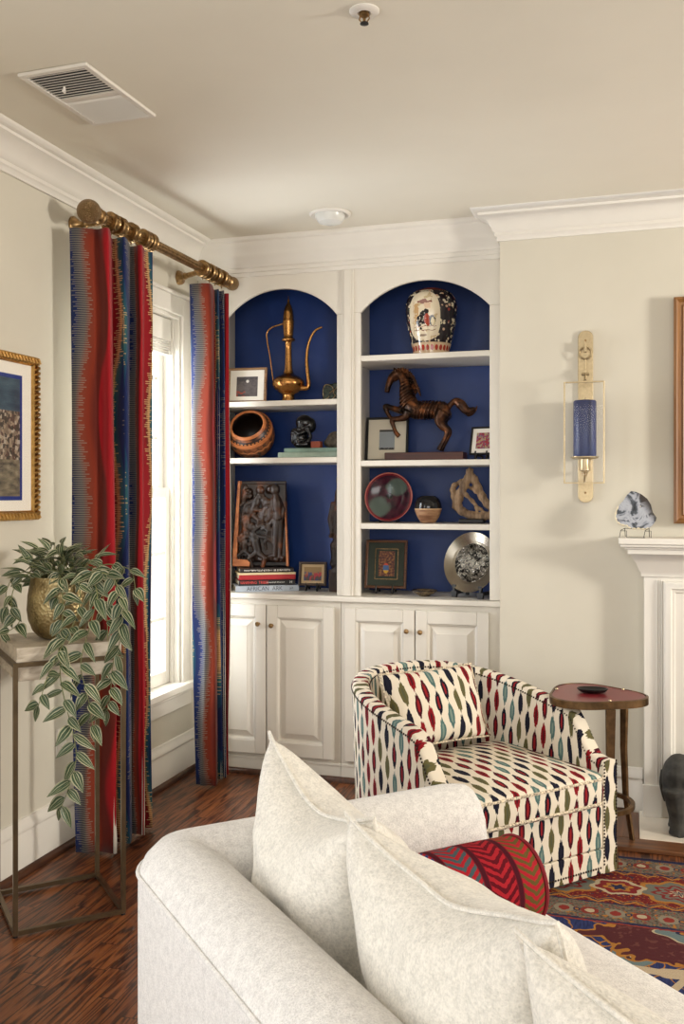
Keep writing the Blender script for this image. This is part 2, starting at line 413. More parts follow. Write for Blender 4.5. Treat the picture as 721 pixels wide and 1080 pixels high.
# ------------------------------------------------------------------ fireplace, hearth
M_marble = plain('pale_marble', (222, 212, 196), .3, var=.05, vs=6)
fp = thing('fireplace_mantel', 'white moulded fireplace mantel at the right edge', 'fireplace', (2.245, BRY, .0))
g = BRY
m = MB().box(-.105, -.19, 1.212, 1.6, 0, 1.24).box(-.098, -.182, 1.2, 1.593, 0, 1.212).box(-.08, -.165, 1.19, 1.58, 0, 1.2)
m.build('mantel_shelf', M_white, fp, bevel=.004)
cove = [(0, 1.07), (.012, 1.07), (.012, 1.085), (.02, 1.095), (.035, 1.13), (.06, 1.165), (.068, 1.17), (.068, 1.19), (0, 1.19)]
MB().sweep([(0, 0), (0, -.085), (1.5, -.085), (1.5, 0)], cove, -1).build('bed_moulding', M_white, fp, angle=50)
m = MB().box(0, -.085, .02, .2, 0, 1.19).box(1.3, -.085, .02, 1.5, 0, 1.19).box(.2, -.085, .92, 1.3, 0, 1.19)
for k in range(3): m.box(.052 + k * .009, -.091, .17, .0565 + k * .009, -.085, 1.055)
m.box(-.006, -.097, .02, .075, -.085, .16)
m.build('surround', M_white, fp, bevel=.003)
fr = [(0, -.085), (0, -.105), (.012, -.112), (.03, -.112), (.036, -.1), (.044, -.098), (.05, -.09), (.05, -.085)]
rings = []
for (x, z) in ((.08, .16), (.08, 1.05), (1.42, 1.05), (1.42, .16)):
    sx = 1 if x < .7 else -1; sz = -1 if z > .5 else 0
    rings.append([(x + sx * o, y, z + sz * o) for o, y in fr])
MB().loft(rings, closed=True).build('panel_moulding', M_white, fp, angle=40)
MB().box(.2, -.08, .02, 1.3, -.07, .92).box(.45, -.082, .02, 1.05, -.08, .7).build('firebox', [M_black], fp)
hz = MB().box(2.225, 4.07, .001, 4.0, BRY - .002, .02)
struct(hz.build('trim_7', M_marble, None, bevel=.003))
M_hw = board('oak_hearth_border', (66, 38, 22), (128, 82, 48), .35, 0)
M_hw2 = board('oak_hearth_border_side', (66, 38, 22), (118, 74, 44), .35, 1)
struct(MB().box(2.12, 3.955, .001, 4.1, 4.069, .018).build('trim_8', M_hw, None, bevel=.003))
struct(MB().box(2.12, 4.07, .001, 2.224, BRY - .037, .018).build('trim_9', M_hw2, None, bevel=.003))

# ------------------------------------------------------------------ ceiling fixtures, outlet
v = thing('ceiling_vent', 'white rectangular ceiling air vent with open louvres at one end', 'air vent', (.5, 2.73, CH), rad(-1.5))
m = MB()
def frm(mb, x0, y0, x1, y1, w, z0, z1):
    mb.box(x0, y0, z0, x1, y0 + w, z1).box(x0, y1 - w, z0, x1, y1, z1).box(x0, y0 + w, z0, x0 + w, y1 - w, z1).box(x1 - w, y0 + w, z0, x1, y1 - w, z1)
frm(m, -.125, -.21, .125, .21, .02, -.012, -.0005); m.box(-.105, -.012, -.01, .105, .012, -.0005); m.build('frame', M_white, v, bevel=.003)
MB().box(-.105, -.19, -.003, .105, .19, -.0005).build('duct_dark_sheet', M_black, v)  # black sheet standing in for the darkness behind the louvres
for half, (y0, a) in enumerate(((-.188, .32), (.014, 1.0))):
    for i in range(11):
        MB().box(-.105, -.0062, -.0006, .105, .0062, .0006, M=T(0, y0 + .008 + i * .0165, -.0085) @ RX(a * (-1 if half else 1))).build('louvre', M_white, v)
MB().tube([(-.03, -.1, -.012), (-.028, -.1, -.03), (-.02, -.12, -.034)], .004, 6).build('lever', M_white, v)
sp = thing('sprinkler_head', 'small round fire sprinkler on ceiling with dark metal head', 'sprinkler', (1.507, 2.476, CH))
MB().lathe([(0, -.0005), (.041, -.0005), (.041, -.004), (.036, -.008), (.018, -.009), (.016, -.004), (0, -.004)]).build('escutcheon', M_white, sp)
m = MB().lathe([(0, -.004), (.013, -.004), (.014, -.014), (.009, -.018), (.004, -.022), (.004, -.034), (0, -.034)], seg=16)
for a in (0, PI): m.tube([(.011 * cos(a), .011 * sin(a), -.012), (.014 * cos(a), 0, -.024), (.004 * cos(a), 0, -.036)], .002, 6)
m.build('nozzle', M_brass, sp)
MB().lathe([(0, -.034), (.011, -.034), (.012, -.037), (0, -.0385)], seg=14).build('deflector', M_black, sp)
dl = thing('ceiling_light', 'white domed ceiling light near the top of the bookcases', 'ceiling light', (.847, 4.215, CH))
MB().lathe([(0, -.0005), (.098, -.0005), (.098, -.006), (.088, -.012), (.078, -.01), (.07, -.006), (0, -.006)]).build('trim_ring', M_white, dl)
M_opal = plain('opal_glass', (214, 214, 208), .25)
MB().lathe([(.07, -.006), (.068, -.022), (.055, -.042), (.03, -.05), (0, -.051)]).build('dome', M_opal, dl)
ol = thing('wall_outlet', 'white electrical wall outlet behind the metal plant stand', 'outlet', (0, 3.31, .43), PI / 2)
MB().box(-.036, -.006, -.058, .036, -.0003, .058).build('cover_plate', M_white, ol, bevel=.003)
for z in (-.021, .021):
    o = MB().lathe([(0, 0), (.0165, 0), (.0165, .003), (0, .003)], seg=20, M=T(0, -.006, z) @ RX(PI / 2)).build('socket', M_white, ol)
    MB().box(-.007, -.0095, z - .003, -.005, -.0089, z + .006).box(.005, -.0095, z - .003, .007, -.0089, z + .006).box(-.002, -.0095, z - .01, .002, -.0089, z - .006).build('slot', M_black, o)

# ------------------------------------------------------------------ curtains and rod
def curtain_mat():
    n = N('ikat_stripe_curtain', rough=.75, spec=.2)
    q = n.xyz('UV'); u, v = q[0], q[1]
    wave = (v * 8.6 + 2.2).sin() * .055 + (v * 3.1 + (u.floor()) * 2).sin() * .04 + (n.noise(n.comb(v * 2.3, u.floor() * 5), 1, 2) - .5) * .09
    sp_ = .0088; row = (v / sp_).floor(); jit = (n.white(n.comb(row, u.floor())) - .5) * .085
    uu = (u - wave).fract(); uj = (u - wave + jit).fract()
    base = n.ramp(uu, [(0, (16, 32, 78)), (.13, (18, 34, 82)), (.15, (28, 42, 66)), (.24, (70, 64, 66)), (.31, (122, 54, 36)), (.42, (128, 44, 22)), (.50, (96, 30, 18)),
                       (.57, (96, 26, 18)), (.60, (158, 14, 26)), (.84, (132, 12, 24)), (.87, (96, 24, 24)), (.905, (176, 128, 80)), (.935, (40, 88, 88)), (.985, (20, 58, 88))])
    dash = ((v / sp_).fract()).lt(.45)
    grey = uj.gt(.10) * uj.lt(.33); gold = uj.gt(.855) * uj.lt(.935)
    c = n.mix(grey * dash * .58, base, (136, 128, 114)); c = n.mix(gold * dash * .7, c, (206, 172, 120))
    w = n.noise(n.comb(u * 300, v * 500), 1, 2)
    n.set('Base Color', c); n.bump(w + dash * grey * .8, .3, .001)
    n.set('Sheen Weight', .15); return n.m
M_curt = curtain_mat()
M_lining = plain('cream_lining', (222, 216, 204), .85)
def curtain(label, pts, zt, zb, base_y, flareY, flareX, rod):
    """pts (y, x, u) along the heading"""
    P = smoothpts([(y, x, u) for y, x, u in pts], 8); y0 = pts[0][0]; nz = 40; rings = []
    t = thing('curtain', label, 'curtain', (.16, base_y, 0), 0, 'curtain panels on the brass rod'); rows = []; back = []
    for k in range(nz + 1):
        f = k / nz; z = zt + (zb - zt) * f; r = []
        for i, p in enumerate(P):
            g = f ** .8
            y = p.x + g * ((base_y + (p.x - y0) * flareY) - p.x); x = .17 + (p.y - .17) * (1 + (flareX - 1) * g) + .02 * g
            x += .006 * sin(f * 7 + i * .21) * g; y += .006 * sin(f * 5.3 + i * .33 + 1) * g
            r.append((x - .16, y - base_y, z))
        rows.append(r); b_ = []
        for i in range(len(r)):
            a_, c_ = r[max(i - 1, 0)], r[min(i + 1, len(r) - 1)]; dx, dy = c_[0] - a_[0], c_[1] - a_[1]; l_ = math.hypot(dx, dy) or 1
            b_.append((r[i][0] - dy / l_ * .006, r[i][1] + dx / l_ * .006, z))
        back.append(b_)
    m = MB(); m.loft(rows, closed=False, caps=False, uv=lambda i, j: (P[j].z, rows[i][j][2]))
    m.build('fabric', M_curt, t, solid=.004, angle=180)
    MB().loft(back, closed=False, caps=False).build('lining', M_lining, t, solid=.002, angle=180)['label'] = 'plain cream lining'  # unseen cream backing, added to keep light bounced off the curtain neutral
    return t
RODA, RODB = Vector((.165, 3.30, 2.536)), Vector((.213, 4.48, 2.52))
RD = (RODB - RODA).normalized()
def rodM(y):
    k = (y - RODA.y) / (RODB.y - RODA.y); p = RODA.lerp(RODB, k)
    zx = Vector((0, 0, 1)).cross(RD).normalized(); return basis(zx, RD.cross(zx), RD, p)
rod = thing('curtain_rod', 'reeded antique brass curtain rod with textured ball finials above the window', 'curtain rod', (.19, 3.9, 2.53))
rod_inv = T(-.19, -3.9, -2.53)
reed = [];
for k in range(48):
    a = 2 * PI * k / 48; r = .0205 + .0016 * (1 if k % 4 < 2 else -1); reed.append((r * cos(a), r * sin(a)))
MM = rod_inv @ rodM(RODA.y); L = (RODB - RODA).length
MB().loft([[(x, y, zz) for x, y in reed] for zz in (.03, L - .03)], M=MM).build('pole', M_brass, rod, angle=60)
M_ball = N('textured_brass', (146, 120, 86), .35, 1); M_ball.bump(M_ball.vor(M_ball.vec(), 260), 1.0, .005); M_ball = M_ball.m
for end, sgn in ((0, -1), (L, 1)):
    Mf = MM @ T(0, 0, end) @ (RX(PI) if sgn < 0 else Matrix.Identity(4))
    f = MB().lathe([(0, -.05), (.027, -.05), (.03, -.044), (.03, -.034), (.024, -.03), (.026, -.02), (.033, -.012), (.03, -.002), (.02, .004), (.02, .008), (0, .008)], M=Mf).build('finial', M_brass, rod)
    MB().sphere((0, 0, .042), .047 if sgn < 0 else .036, 28, M=Mf).build('finial_ball', M_ball, f)
for y0, yr in ((3.40, 3.40), (4.34, 4.23)):
    p = rodM(yr).translation; q = Vector((0.001, y0, p.z)); dirv = Vector((p.x, yr - y0, 0)).normalized(); Mb = rod_inv @ basis(Vector((0, 0, 1)).cross(dirv), Vector((0, 0, 1)), dirv, q)
    Lb = Vector((p.x, yr - y0, 0)).length
    m = MB().lathe([(0, 0), (.036, 0), (.036, .008), (.03, .012), (.024, .024), (.015, .034), (.012, .05), (.017, .06), (.013, .068), (.012, Lb - .03), (.02, Lb - .024), (.023, Lb - .018), (0, Lb - .016)], M=Mb)
    m.build('bracket', M_brass, rod)
def ring(parent, y):
    Mr = Matrix.Translation(-Vector(parent.location)) @ rodM(y)
    m = MB().lathe([(.0225, -.018), (.037, -.018), (.041, -.013), (.038, -.008), (.0365, 0), (.038, .008), (.041, .013), (.037, .018), (.0225, .018), (.0225, -.018)], seg=28, M=Mr)
    for k in range(14):
        a = 2 * PI * k / 14; m.box(.0345, -.0032, -.009, .0402, .0032, .009, M=Mr @ RZ(a))
    m.tube([Vector(Mr.translation) + Vector((0, .005 * cos(a), -.046 + .006 * sin(a))) for a in [2 * PI * k / 10 for k in range(10)]], .0018, 6, loop=True)
    m.build('ring', M_brass, parent)
LC = [(3.245, .085, .1), (3.25, .11, .2), (3.264, .135, .3), (3.282, .16, .42), (3.297, .18, .54), (3.285, .215, .6), (3.292, .228, .68), (3.335, .21, .76), (3.42, .165, .83), (3.437, .17, .88), (3.425, .205, .965),
      (3.432, .222, 1.04), (3.494, .2, 1.12), (3.56, .17, 1.17), (3.565, .19, 1.24), (3.555, .215, 1.6), (3.565, .225, 1.7), (3.635, .195, 1.8), (3.66, .2, 1.87), (3.675, .215, 1.97)]
c1 = curtain('wide left curtain of red, rust and blue striped fabric beside the potted plant', LC, 2.475, .012, 3.27, .8, 1.15, None)
for y in (3.41, 3.47, 3.56, 3.66, 3.71): ring(c1, y)
RC = [(4.195, .135, .04), (4.19, .16, .17), (4.19, .19, .27), (4.197, .215, .38), (4.208, .235, .5), (4.257, .225, .56), (4.335, .195, .62), (4.345, .2, .95), (4.338, .22, 1.0), (4.38, .205, 1.04), (4.384, .215, 1.09),
      (4.378, .232, 1.13), (4.445, .2, 1.2), (4.442, .215, 1.65), (4.446, .23, 1.75)]
c2 = curtain('narrow right curtain of blue, orange and red striped fabric beside the left bookcase', RC, 2.452, .012, 4.215, .78, 1.0, None)
for y in (4.2, 4.27, 4.33, 4.40): ring(c2, y)
# ------------------------------------------------------------------ pictures
def art(name, stops, scale=14, seed=0, rough=.35, sy=1., detail=4):
    n = N(name, rough=rough); q = n.xyz(); v = n.comb(q[0] * scale + seed, q[1] * scale, q[2] * scale * sy + seed * 1.7)
    n.set('Base Color', n.ramp(n.noise(v, 1, detail, .6), stops)); return n
M_mat = plain('cream_mat_board', (226, 218, 200), .8)
M_matw = plain('white_mat_board', (232, 226, 214), .8)
M_wood_lt = board('light_wood_frame', (112, 84, 58), (160, 124, 88), .45, 0, 2)
M_wood_dk = board('dark_wood_frame', (34, 22, 15), (62, 40, 26), .4, 0, 2)
M_wood_md = board('walnut_frame', (66, 38, 20), (112, 68, 38), .4, 0, 2)
def frame(name, label, cat, w, h, fw, d, mats, margins, art_mat, loc, rz=0, lean=10, easel=False, group=None):
    """picture standing on a shelf; front faces -Y; mats = (frame, mat)"""
    t = thing(name, label, cat, loc, rz, group); z0 = .03 if easel else d * sin(rad(lean)) + .0005
    L = T(0, 0, z0) @ RX(rad(-lean)); x0, x1 = -w / 2, w / 2
    m = MB(); fr = [(0, d), (0, .002), (.003, 0), (fw - .004, 0), (fw, .004), (fw, d)]
    rings = []
    for (x, z) in ((x0, 0), (x0, h), (x1, h), (x1, 0)):
        sx = 1 if x < 0 else -1; sz = 1 if z == 0 else -1
        rings.append([(x + sx * o, y, z + sz * o) for o, y in fr])
    m.loft(rings, loop=True, M=L).build('frame', mats[0], t, angle=30)
    ml, mr, mb_, mt = margins
    MB().box(x0 + fw - .002, .007, fw - .002, x1 - fw + .002, d, h - fw + .002, M=L).build('mat_board', mats[1], t)
    MB().box(x0 + fw + ml, .0055, fw + mb_, x1 - fw - mr, .0075, h - fw - mt, M=L).build('picture', art_mat, t)
    if not easel:
        MB().box(-.02, d, .01, .02, d + .003, h * .7, M=L).add([], []).build('back_strut', M_black, t)
    else:
        m = MB()
        for sx in (-1, 1):
            x = sx * w * .2
            m.tube([(x, -.022, .0045), (x, -.024, .035), (x, -.018, .045)], .004, 6).tube([(x, -.026, .012), (x, .0, .026), (x, .07, .02)], .005, 6)
            m.tube([(x, -.022, .0065), (x, -.005, .018)], .006, 6).tube([(x, .02, .03), (x * .4, d + .025 + sin(rad(lean)) * h * .6, z0 + h * .6)], .004, 6).tube([(x, .068, .02), (x, .072, .0055)], .005, 6)
        m.build('easel', M_black, t)
    return t
def night_art():
    n = N('moonlit_landscape_print', rough=.35); q = n.xyz(); x, z = q[0], q[2]
    g = n.noise(n.comb(x * 30, 0., z * 60), 1, 4)
    c = n.ramp(g * .5 + z * 2.2 + .05, [(.3, (58, 52, 50)), (.5, (96, 88, 88)), (.62, (62, 58, 62)), (.8, (112, 106, 112))])
    dd = ((x - .002) * (x - .002) + (z - .118) * (z - .118)).sqrt()
    c = n.mix(dd.lt(.008), c, (210, 206, 200)); c = n.mix(z.lt(.066) * x.lt(-.01) * g.gt(.5), c, (150, 62, 48)); n.set('Base Color', c); return n.m
frame('picture_frame', 'small thin wooden frame with a moonlit landscape, on the shelf left of the ewer', 'picture frame', .212, .19, .013, .018,
      (M_wood_lt, M_matw), (.035, .035, .022, .035), night_art(), (.237, 4.655, 1.912), rad(6), 7)
def photo_art():
    n = N('pale_photo_print', rough=.4); z = n.xyz()[2]; x = n.xyz()[0]
    c = n.ramp((z - .06) * 9, [(.0, (40, 40, 42)), (.12, (40, 40, 42)), (.13, (150, 158, 165)), (.85, (176, 182, 186)), (.88, (58, 56, 54))], True)
    n.set('Base Color', n.mix((n.noise(n.comb(x * 300, 0., z * 100), 1, 1)).gt(.6) * z.lt(.075), c, (190, 190, 186))); return n.m
frame('picture_frame', 'black frame with broad cream mat and tiny pale photo, behind the horse statue', 'picture frame', .226, .236, .012, .018,
      (M_black, M_mat), (.06, .06, .05, .055), photo_art(), (.965, 4.80, 1.598), rad(2), 8)
M_artR = art('bright_dotted_print', [(.3, (30, 26, 40)), (.42, (170, 40, 44)), (.5, (60, 66, 120)), (.56, (190, 150, 60)), (.66, (120, 130, 150))], 70, 3).m
frame('picture_frame', 'small black framed colourful print on easel at right end of the horse shelf', 'picture frame', .15, .145, .009, .014,
      (M_black, M_matw), (.022, .022, .022, .022), M_artR, (1.482, 4.72, 1.598), rad(-14), 14, True)
def green_art():
    n = N('folk_figure_print', rough=.4); q = n.xyz(); x, z = q[0], q[2]
    b = n.noise(n.comb(x * 90, 0., z * 90), 1, 3); c = n.ramp(b, [(.35, (60, 22, 16)), (.5, (96, 44, 22)), (.6, (140, 92, 40))])
    body = ((x * 28).pow(2) + ((z - .13) * 16).pow(2)).lt(.18); c = n.mix(body, c, n.ramp((z - .095) * 14, [(0, (206, 160, 40)), (.35, (60, 96, 150)), (.7, (196, 66, 40)), (.95, (214, 180, 130))], True))
    n.set('Base Color', c); return n.m
M_greenmat = plain('dark_green_mat_board', (50, 58, 50), .8)
g = frame('picture_frame', 'walnut framed figure print in dark green mat, on black easel on the counter', 'picture frame', .215, .25, .013, .018,
      (M_wood_md, M_greenmat), (.056, .05, .05, .045), green_art(), (.985, 4.70, CT + .001), rad(4), 12, True)
frm_m = MB(); frm(frm_m, -.06, .046, .06, .205, .0025, .0, .0012)
frm_m.build('gilt_line', M_brass, g).matrix_local = T(0, 0, .03) @ RX(rad(-12)) @ RX(rad(90)) @ T(.002, .0, -.0069)
def small_art():
    n = N('red_blue_figures_print', rough=.4); q = n.xyz(); x, z = q[0], q[2]; b = n.noise(n.comb(x * 60, 0., z * 30), 1, 2)
    c = n.mix(z.gt(.085), (60, 44, 26), (128, 100, 56)); c = n.mix(b.gt(.55) * z.lt(.1), c, (150, 24, 40)); c = n.mix(b.lt(.45) * z.lt(.1), c, (30, 40, 86)); n.set('Base Color', c); return n.m
M_tan = plain('tan_mat_board', (172, 148, 112), .8)
frame('picture_frame', 'small dark framed print of red and blue figures beside the book stack', 'picture frame', .148, .126, .013, .016,
      (M_wood_dk, M_tan), (.014, .014, .014, .014), small_art(), (.586, 4.715, CT + .001), rad(8), 10, True)

# ------------------------------------------------------------------ left bookcase
ew = thing('ewer', 'tall brass ewer with long curved spout on the top left shelf', 'ewer', (.452, 4.72, 1.912))
k = .00113
prof = [(0, 0), (.044, 0), (.045, .006), (.034, .02), (.031, .042), (.034, .052), (.05, .06), (.072, .078), (.085, .1), (.087, .112), (.082, .128), (.064, .146), (.04, .158), (.029, .166),
        (.022, .19), (.019, .22), (.017, .30), (.018, .342), (.022, .348), (.034, .352), (.036, .36), (.03, .368), (.024, .374), (.026, .39), (.029, .43), (.0305, .462), (.031, .466), (.029, .47),
        (.028, .49), (.025, .52), (.017, .55), (.008, .566), (.005, .575), (.007, .582), (.003, .59), (.002, .606), (0, .61)]
prof = [(r, z * .935) for r, z in prof]
M_ewer = N('engraved_brass', (196, 144, 84), .26, 1); _q = M_ewer.vor(M_ewer.vec(), 120); M_ewer.set('Base Color', M_ewer.ramp(_q, [(.1, (138, 92, 46)), (.45, (204, 150, 88))])); M_ewer.bump(_q, .25, .002); M_ewer = M_ewer.m
MB().lathe(prof, seg=40).build('body', M_ewer, ew, angle=60)
sp_ = smoothpts([(.07, 0, .085), (.1, 0, .082), (.113, 0, .1), (.108, 0, .16), (.102, 0, .24), (.108, 0, .31), (.125, 0, .365), (.152, 0, .405), (.188, 0, .42)], 6)
sp_ = [Vector((q.x, q.y, q.z * .935)) for q in sp_]
MB().tube(sp_, [.016 - .0105 * (i / (len(sp_) - 1)) ** .6 for i in range(len(sp_))], 14).build('spout', M_ewer, ew)
hp = smoothpts([(-.03, 0, .452), (-.06, 0, .445), (-.098, 0, .432), (-.122, 0, .405), (-.121, 0, .36), (-.104, 0, .26), (-.094, 0, .18), (-.084, 0, .105)], 6)
hp = [Vector((q.x, q.y, q.z * .935)) for q in hp]
MB().tube(hp, [.005 - .0022 * i / len(hp) for i in range(len(hp))], 8).build('handle', M_ewer, ew)
M_dgreen = plain('dark_green_glaze', (26, 42, 30), .25, var=.4, vs=60)
gb = thing('ornament_box', 'small dark green ornament with gold scrolls at right of ewer shelf', 'ornament', (.69, 4.74, 1.912), rad(8))
pl = [(-.046, 0), (.05, 0), (.054, .03), (.05, .085), (.04, .098), (.015, .1), (.0, .092), (-.02, .096), (-.045, .086), (-.052, .04)]
MB().prism(pl, -.03, .03).build('body', M_dgreen, gb, bevel=.008)
m = MB().tube(smoothpts([(-.04, -.033, .02), (-.045, -.033, .06), (-.03, -.033, .088), (0, -.033, .08), (.01, -.033, .06), (-.01, -.033, .045)], 5), .0025, 6)
m.tube(smoothpts([(0, -.033, .01), (.02, -.033, .03), (.01, -.033, .05), (.03, -.033, .075), (.045, -.033, .09)], 5), .0025, 6).tube(smoothpts([(-.045, -.033, .01), (-.02, -.033, .018), (-.012, -.033, .03)], 5), .0025, 6)
m.build('gilt_scrolls', M_brass_lt, gb)

gd = thing('gourd_bowl', 'round carved brown gourd bowl lying open towards the room', 'bowl', (.242, 4.715, 1.618))
Rg = T(0, 0, .1275) @ RZ(rad(6)) @ RX(rad(56))
def gourd_mat():
    n = N('carved_gourd', rough=.4); q = n.xyz('UV'); u, v = q[0], q[1]
    wv = n.noise(n.comb(u * 26, v * 9), 1, 3); zig = ((u * 20).fract() - .5).abs() * .12
    c = n.ramp(wv, [(.36, (24, 12, 8)), (.48, (88, 48, 26)), (.62, (128, 74, 40))])
    bead = (((u * 34).fract() - .5).abs().lt(.28)) * v.gt(.425) * v.lt(.462)
    dark = v.gt(.405) * v.lt(.478); c = n.mix(dark, c, (22, 12, 9)); c = n.mix(bead, c, (166, 104, 60))
    line = (v - .36 + zig * .3).abs().lt(.008); c = n.mix(line, c, (170, 108, 60))
    c = n.mix(v.gt(.53), c, (30, 18, 12)); n.set('Base Color', c); n.bump(wv, .3, .003); return n.m
R0 = .126; pg = [(R0 * sin(t), -R0 * cos(t)) for t in [PI * i / 40 for i in range(0, 30)]]
MB().lathe(pg + [(.094, .0865), (.092, .084), (.088, .07), (.11, .03), (.115, -.01), (.1, -.06), (.06, -.1), (0, -.115)], seg=48, M=Rg).build('body', gourd_mat(), gd, angle=60)
M_orim = board('orange_wood_rim', (150, 84, 44), (190, 116, 66), .4)
MB().lathe([(.084, .086), (.086, .094), (.092, .096), (.098, .09), (.1, .084), (.092, .082), (.084, .086)], seg=48, M=Rg).lathe([(.115, .055), (.121, .058), (.124, .05), (.126, .038), (.118, .05), (.115, .055)], seg=48, M=Rg).build('rim', M_orim, gd)

M_pgreen = plain('pale_green_cloth_cover', (150, 168, 152), .6, var=.05)
M_page = plain('book_pages', (214, 204, 182), .8, var=.06, vs=150)
def book(label, w, d, h, M_cov, loc, rz, group, cat='book', name='book', two=None):
    """lying flat; spine faces -Y"""
    t = thing(name, label, cat, loc, rz, group); c = .003
    m = MB().box(-w / 2, -d / 2, 0, w / 2, d / 2, c).box(-w / 2, -d / 2, h - c, w / 2, d / 2, h).box(-w / 2, -d / 2, c, w / 2, -d / 2 + c, h - c)
    m.build('cover', M_cov, t, bevel=.0012)
    MB().box(-w / 2 + .004, -d / 2 + c, c, w / 2 - .004, d / 2 - .005, h - c).build('pages', M_page, t)
    return t
book('thick pale green book, lower of the two under the black sculpture', .36, .2, .028, M_pgreen, (.61, 4.72, 1.618), 0, 'pale green books')
M_pgreen2 = plain('faded_green_cloth_cover', (130, 156, 142), .6, var=.05)
book('thin pale green book, upper of the two under the black sculpture', .325, .18, .021, M_pgreen2, (.622, 4.725, 1.647), 0, 'pale green books')
def blobs(name, mat, parent, items, vox=.005, smoothit=4):
    m = MB()
    for it in items:
        if it[0] == 's': m.sphere(it[1], it[2], 14)
        elif it[0] == 't': m.tube(it[1], it[2], 10)
        elif it[0] == 'b': m.box(*it[1])
    o = m.build(name, mat, parent, angle=180)
    d = o.modifiers.new('remesh', 'REMESH'); d.mode = 'VOXEL'; d.voxel_size = vox; d.use_smooth_shade = True
    d = o.modifiers.new('smooth', 'SMOOTH'); d.iterations = smoothit; d.factor = .5
    return o
M_stone = plain('polished_black_stone', (16, 16, 18), .22, var=.3, vs=40)
bs = thing('stone_sculpture', 'small polished black stone sculpture of a crouching figure on the green books', 'sculpture', (.545, 4.70, 1.669))
blobs('figure', M_stone, bs, [('s', (.0, 0, .02), (.055, .045, .024)), ('s', (-.02, 0, .06), (.045, .04, .05)), ('s', (.005, -.005, .135), (.048, .04, .042)), ('s', (.04, 0, .12), (.028, .03, .04)),
    ('s', (-.048, -.01, .075), (.022, .024, .034)), ('s', (-.05, -.01, .05), (.02, .022, .03)), ('t', [(.03, -.03, .11), (.045, -.02, .06), (.03, -.03, .03)], [.012, .011, .014]), ('s', (-.01, -.01, .1), (.03, .03, .022)), ('t', [(-.04, -.03, .09), (-.01, -.042, .075), (.02, -.035, .09)], .01)], .004)
M_terra = plain('terracotta', (150, 72, 48), .6, var=.06)
tb = tag(MB().box(-.026, -.02, 0, .026, .02, .034).build('clay_block', M_terra, None, bevel=.003), 'small terracotta block in front of the grey stone on green books', 'block'); tb.location = (.628, 4.665, 1.669)
M_gstone = plain('rough_grey_brown_stone', (92, 84, 74), .8, var=.25, vs=50, bump=.6, bd=.006)
gs = thing('stone_dome', 'rounded grey-brown stone at right end of the green books', 'stone', (.712, 4.74, 1.669))
blobs('stone', M_gstone, gs, [('s', (0, 0, .03), (.07, .05, .034)), ('s', (.005, 0, .05), (.058, .042, .042)), ('s', (.02, .0, .04), (.05, .045, .035))], .006)

# stack of four books, turned
rzb = rad(30); bc = (.318, 4.722)
def spine_text(t, w, d, h, s, mat, size, x, z, sx=1, name='title'): text(name, s, mat, size, T(x, -d / 2 - .0006, z) @ RX(PI / 2), t, sx=sx)
M_ark = plain('pale_blue_grey_cover', (168, 176, 186), .5, var=.04); M_arkt = plain('dark_grey_lettering', (70, 74, 84), .5)
M_blk = plain('black_cover', (24, 22, 24), .45); M_redt = plain('red_lettering', (214, 66, 60), .5); M_wht = plain('white_lettering', (220, 216, 206), .5)
M_red = plain('red_cloth_cover', (160, 22, 30), .5); M_cream = plain('cream_cover', (214, 192, 150), .5); M_brn = plain('dark_brown_cover', (38, 28, 24), .45)
def strokes(t, x0, x1, z, h, y, mat, seed):
    """lettering too small to read"""
    r_ = random.Random(seed); m = MB(); x = x0
    while x < x1:
        w = r_.uniform(.002, .006); hh = h * r_.uniform(.55, 1); zz = z + r_.uniform(-.15, .15) * h
        if r_.random() > .15: m.box(x, y - .0004, zz - hh / 2, x + w * .6, y, zz + hh / 2)
        if r_.random() > .5: m.box(x, y - .0004, zz - .0008, x + w + .002, y, zz + .0008)
        x += w + .0022
    m.build('lettering', mat, t)
grp = 'books stacked under the carved panel'
b1 = book('pale blue-grey book titled African Ark, at the bottom of the stack', .335, .19, .031, M_ark, (bc[0], bc[1], CT + .001), rzb, grp)
spine_text(b1, .335, .19, .031, 'AFRICAN  ARK', M_arkt, .03, -.11, .0155, .95)
text('emblem', '»•', M_arkt, .024, T(.115, -.0956, .0155) @ RX(PI / 2), b1)
b2_ = book('black book with red lettering, second from the bottom of the stack', .30, .18, .029, M_blk, (bc[0] - .004, bc[1] + .004, CT + .033), rzb, grp)
spine_text(b2_, .30, .18, .029, 'VANISHING  TRIBES', M_redt, .021, -.142, .0145, .8); strokes(b2_, -.002, .095, .0145, .006, -.0903, M_wht, 8)
text('emblem', 'H', M_wht, .02, T(.12, -.0906, .0145) @ RX(PI / 2), b2_)
b3 = book('red book with cream top edge, third from the bottom of the stack', .30, .185, .036, M_red, (bc[0] - .002, bc[1] + .002, CT + .063), rzb, grp)
MB().box(-.1505, -.0935, .026, .1505, .09, .0365).build('jacket_band', M_cream, b3)['label'] = 'cream band along the top'
b4 = book('dark brown book with pale lettering on top of the stack', .285, .18, .022, M_brn, (bc[0] - .004, bc[1] + .004, CT + .1005), rzb, grp)
strokes(b4, -.12, .12, .011, .010, -.0903, M_wht, 5)

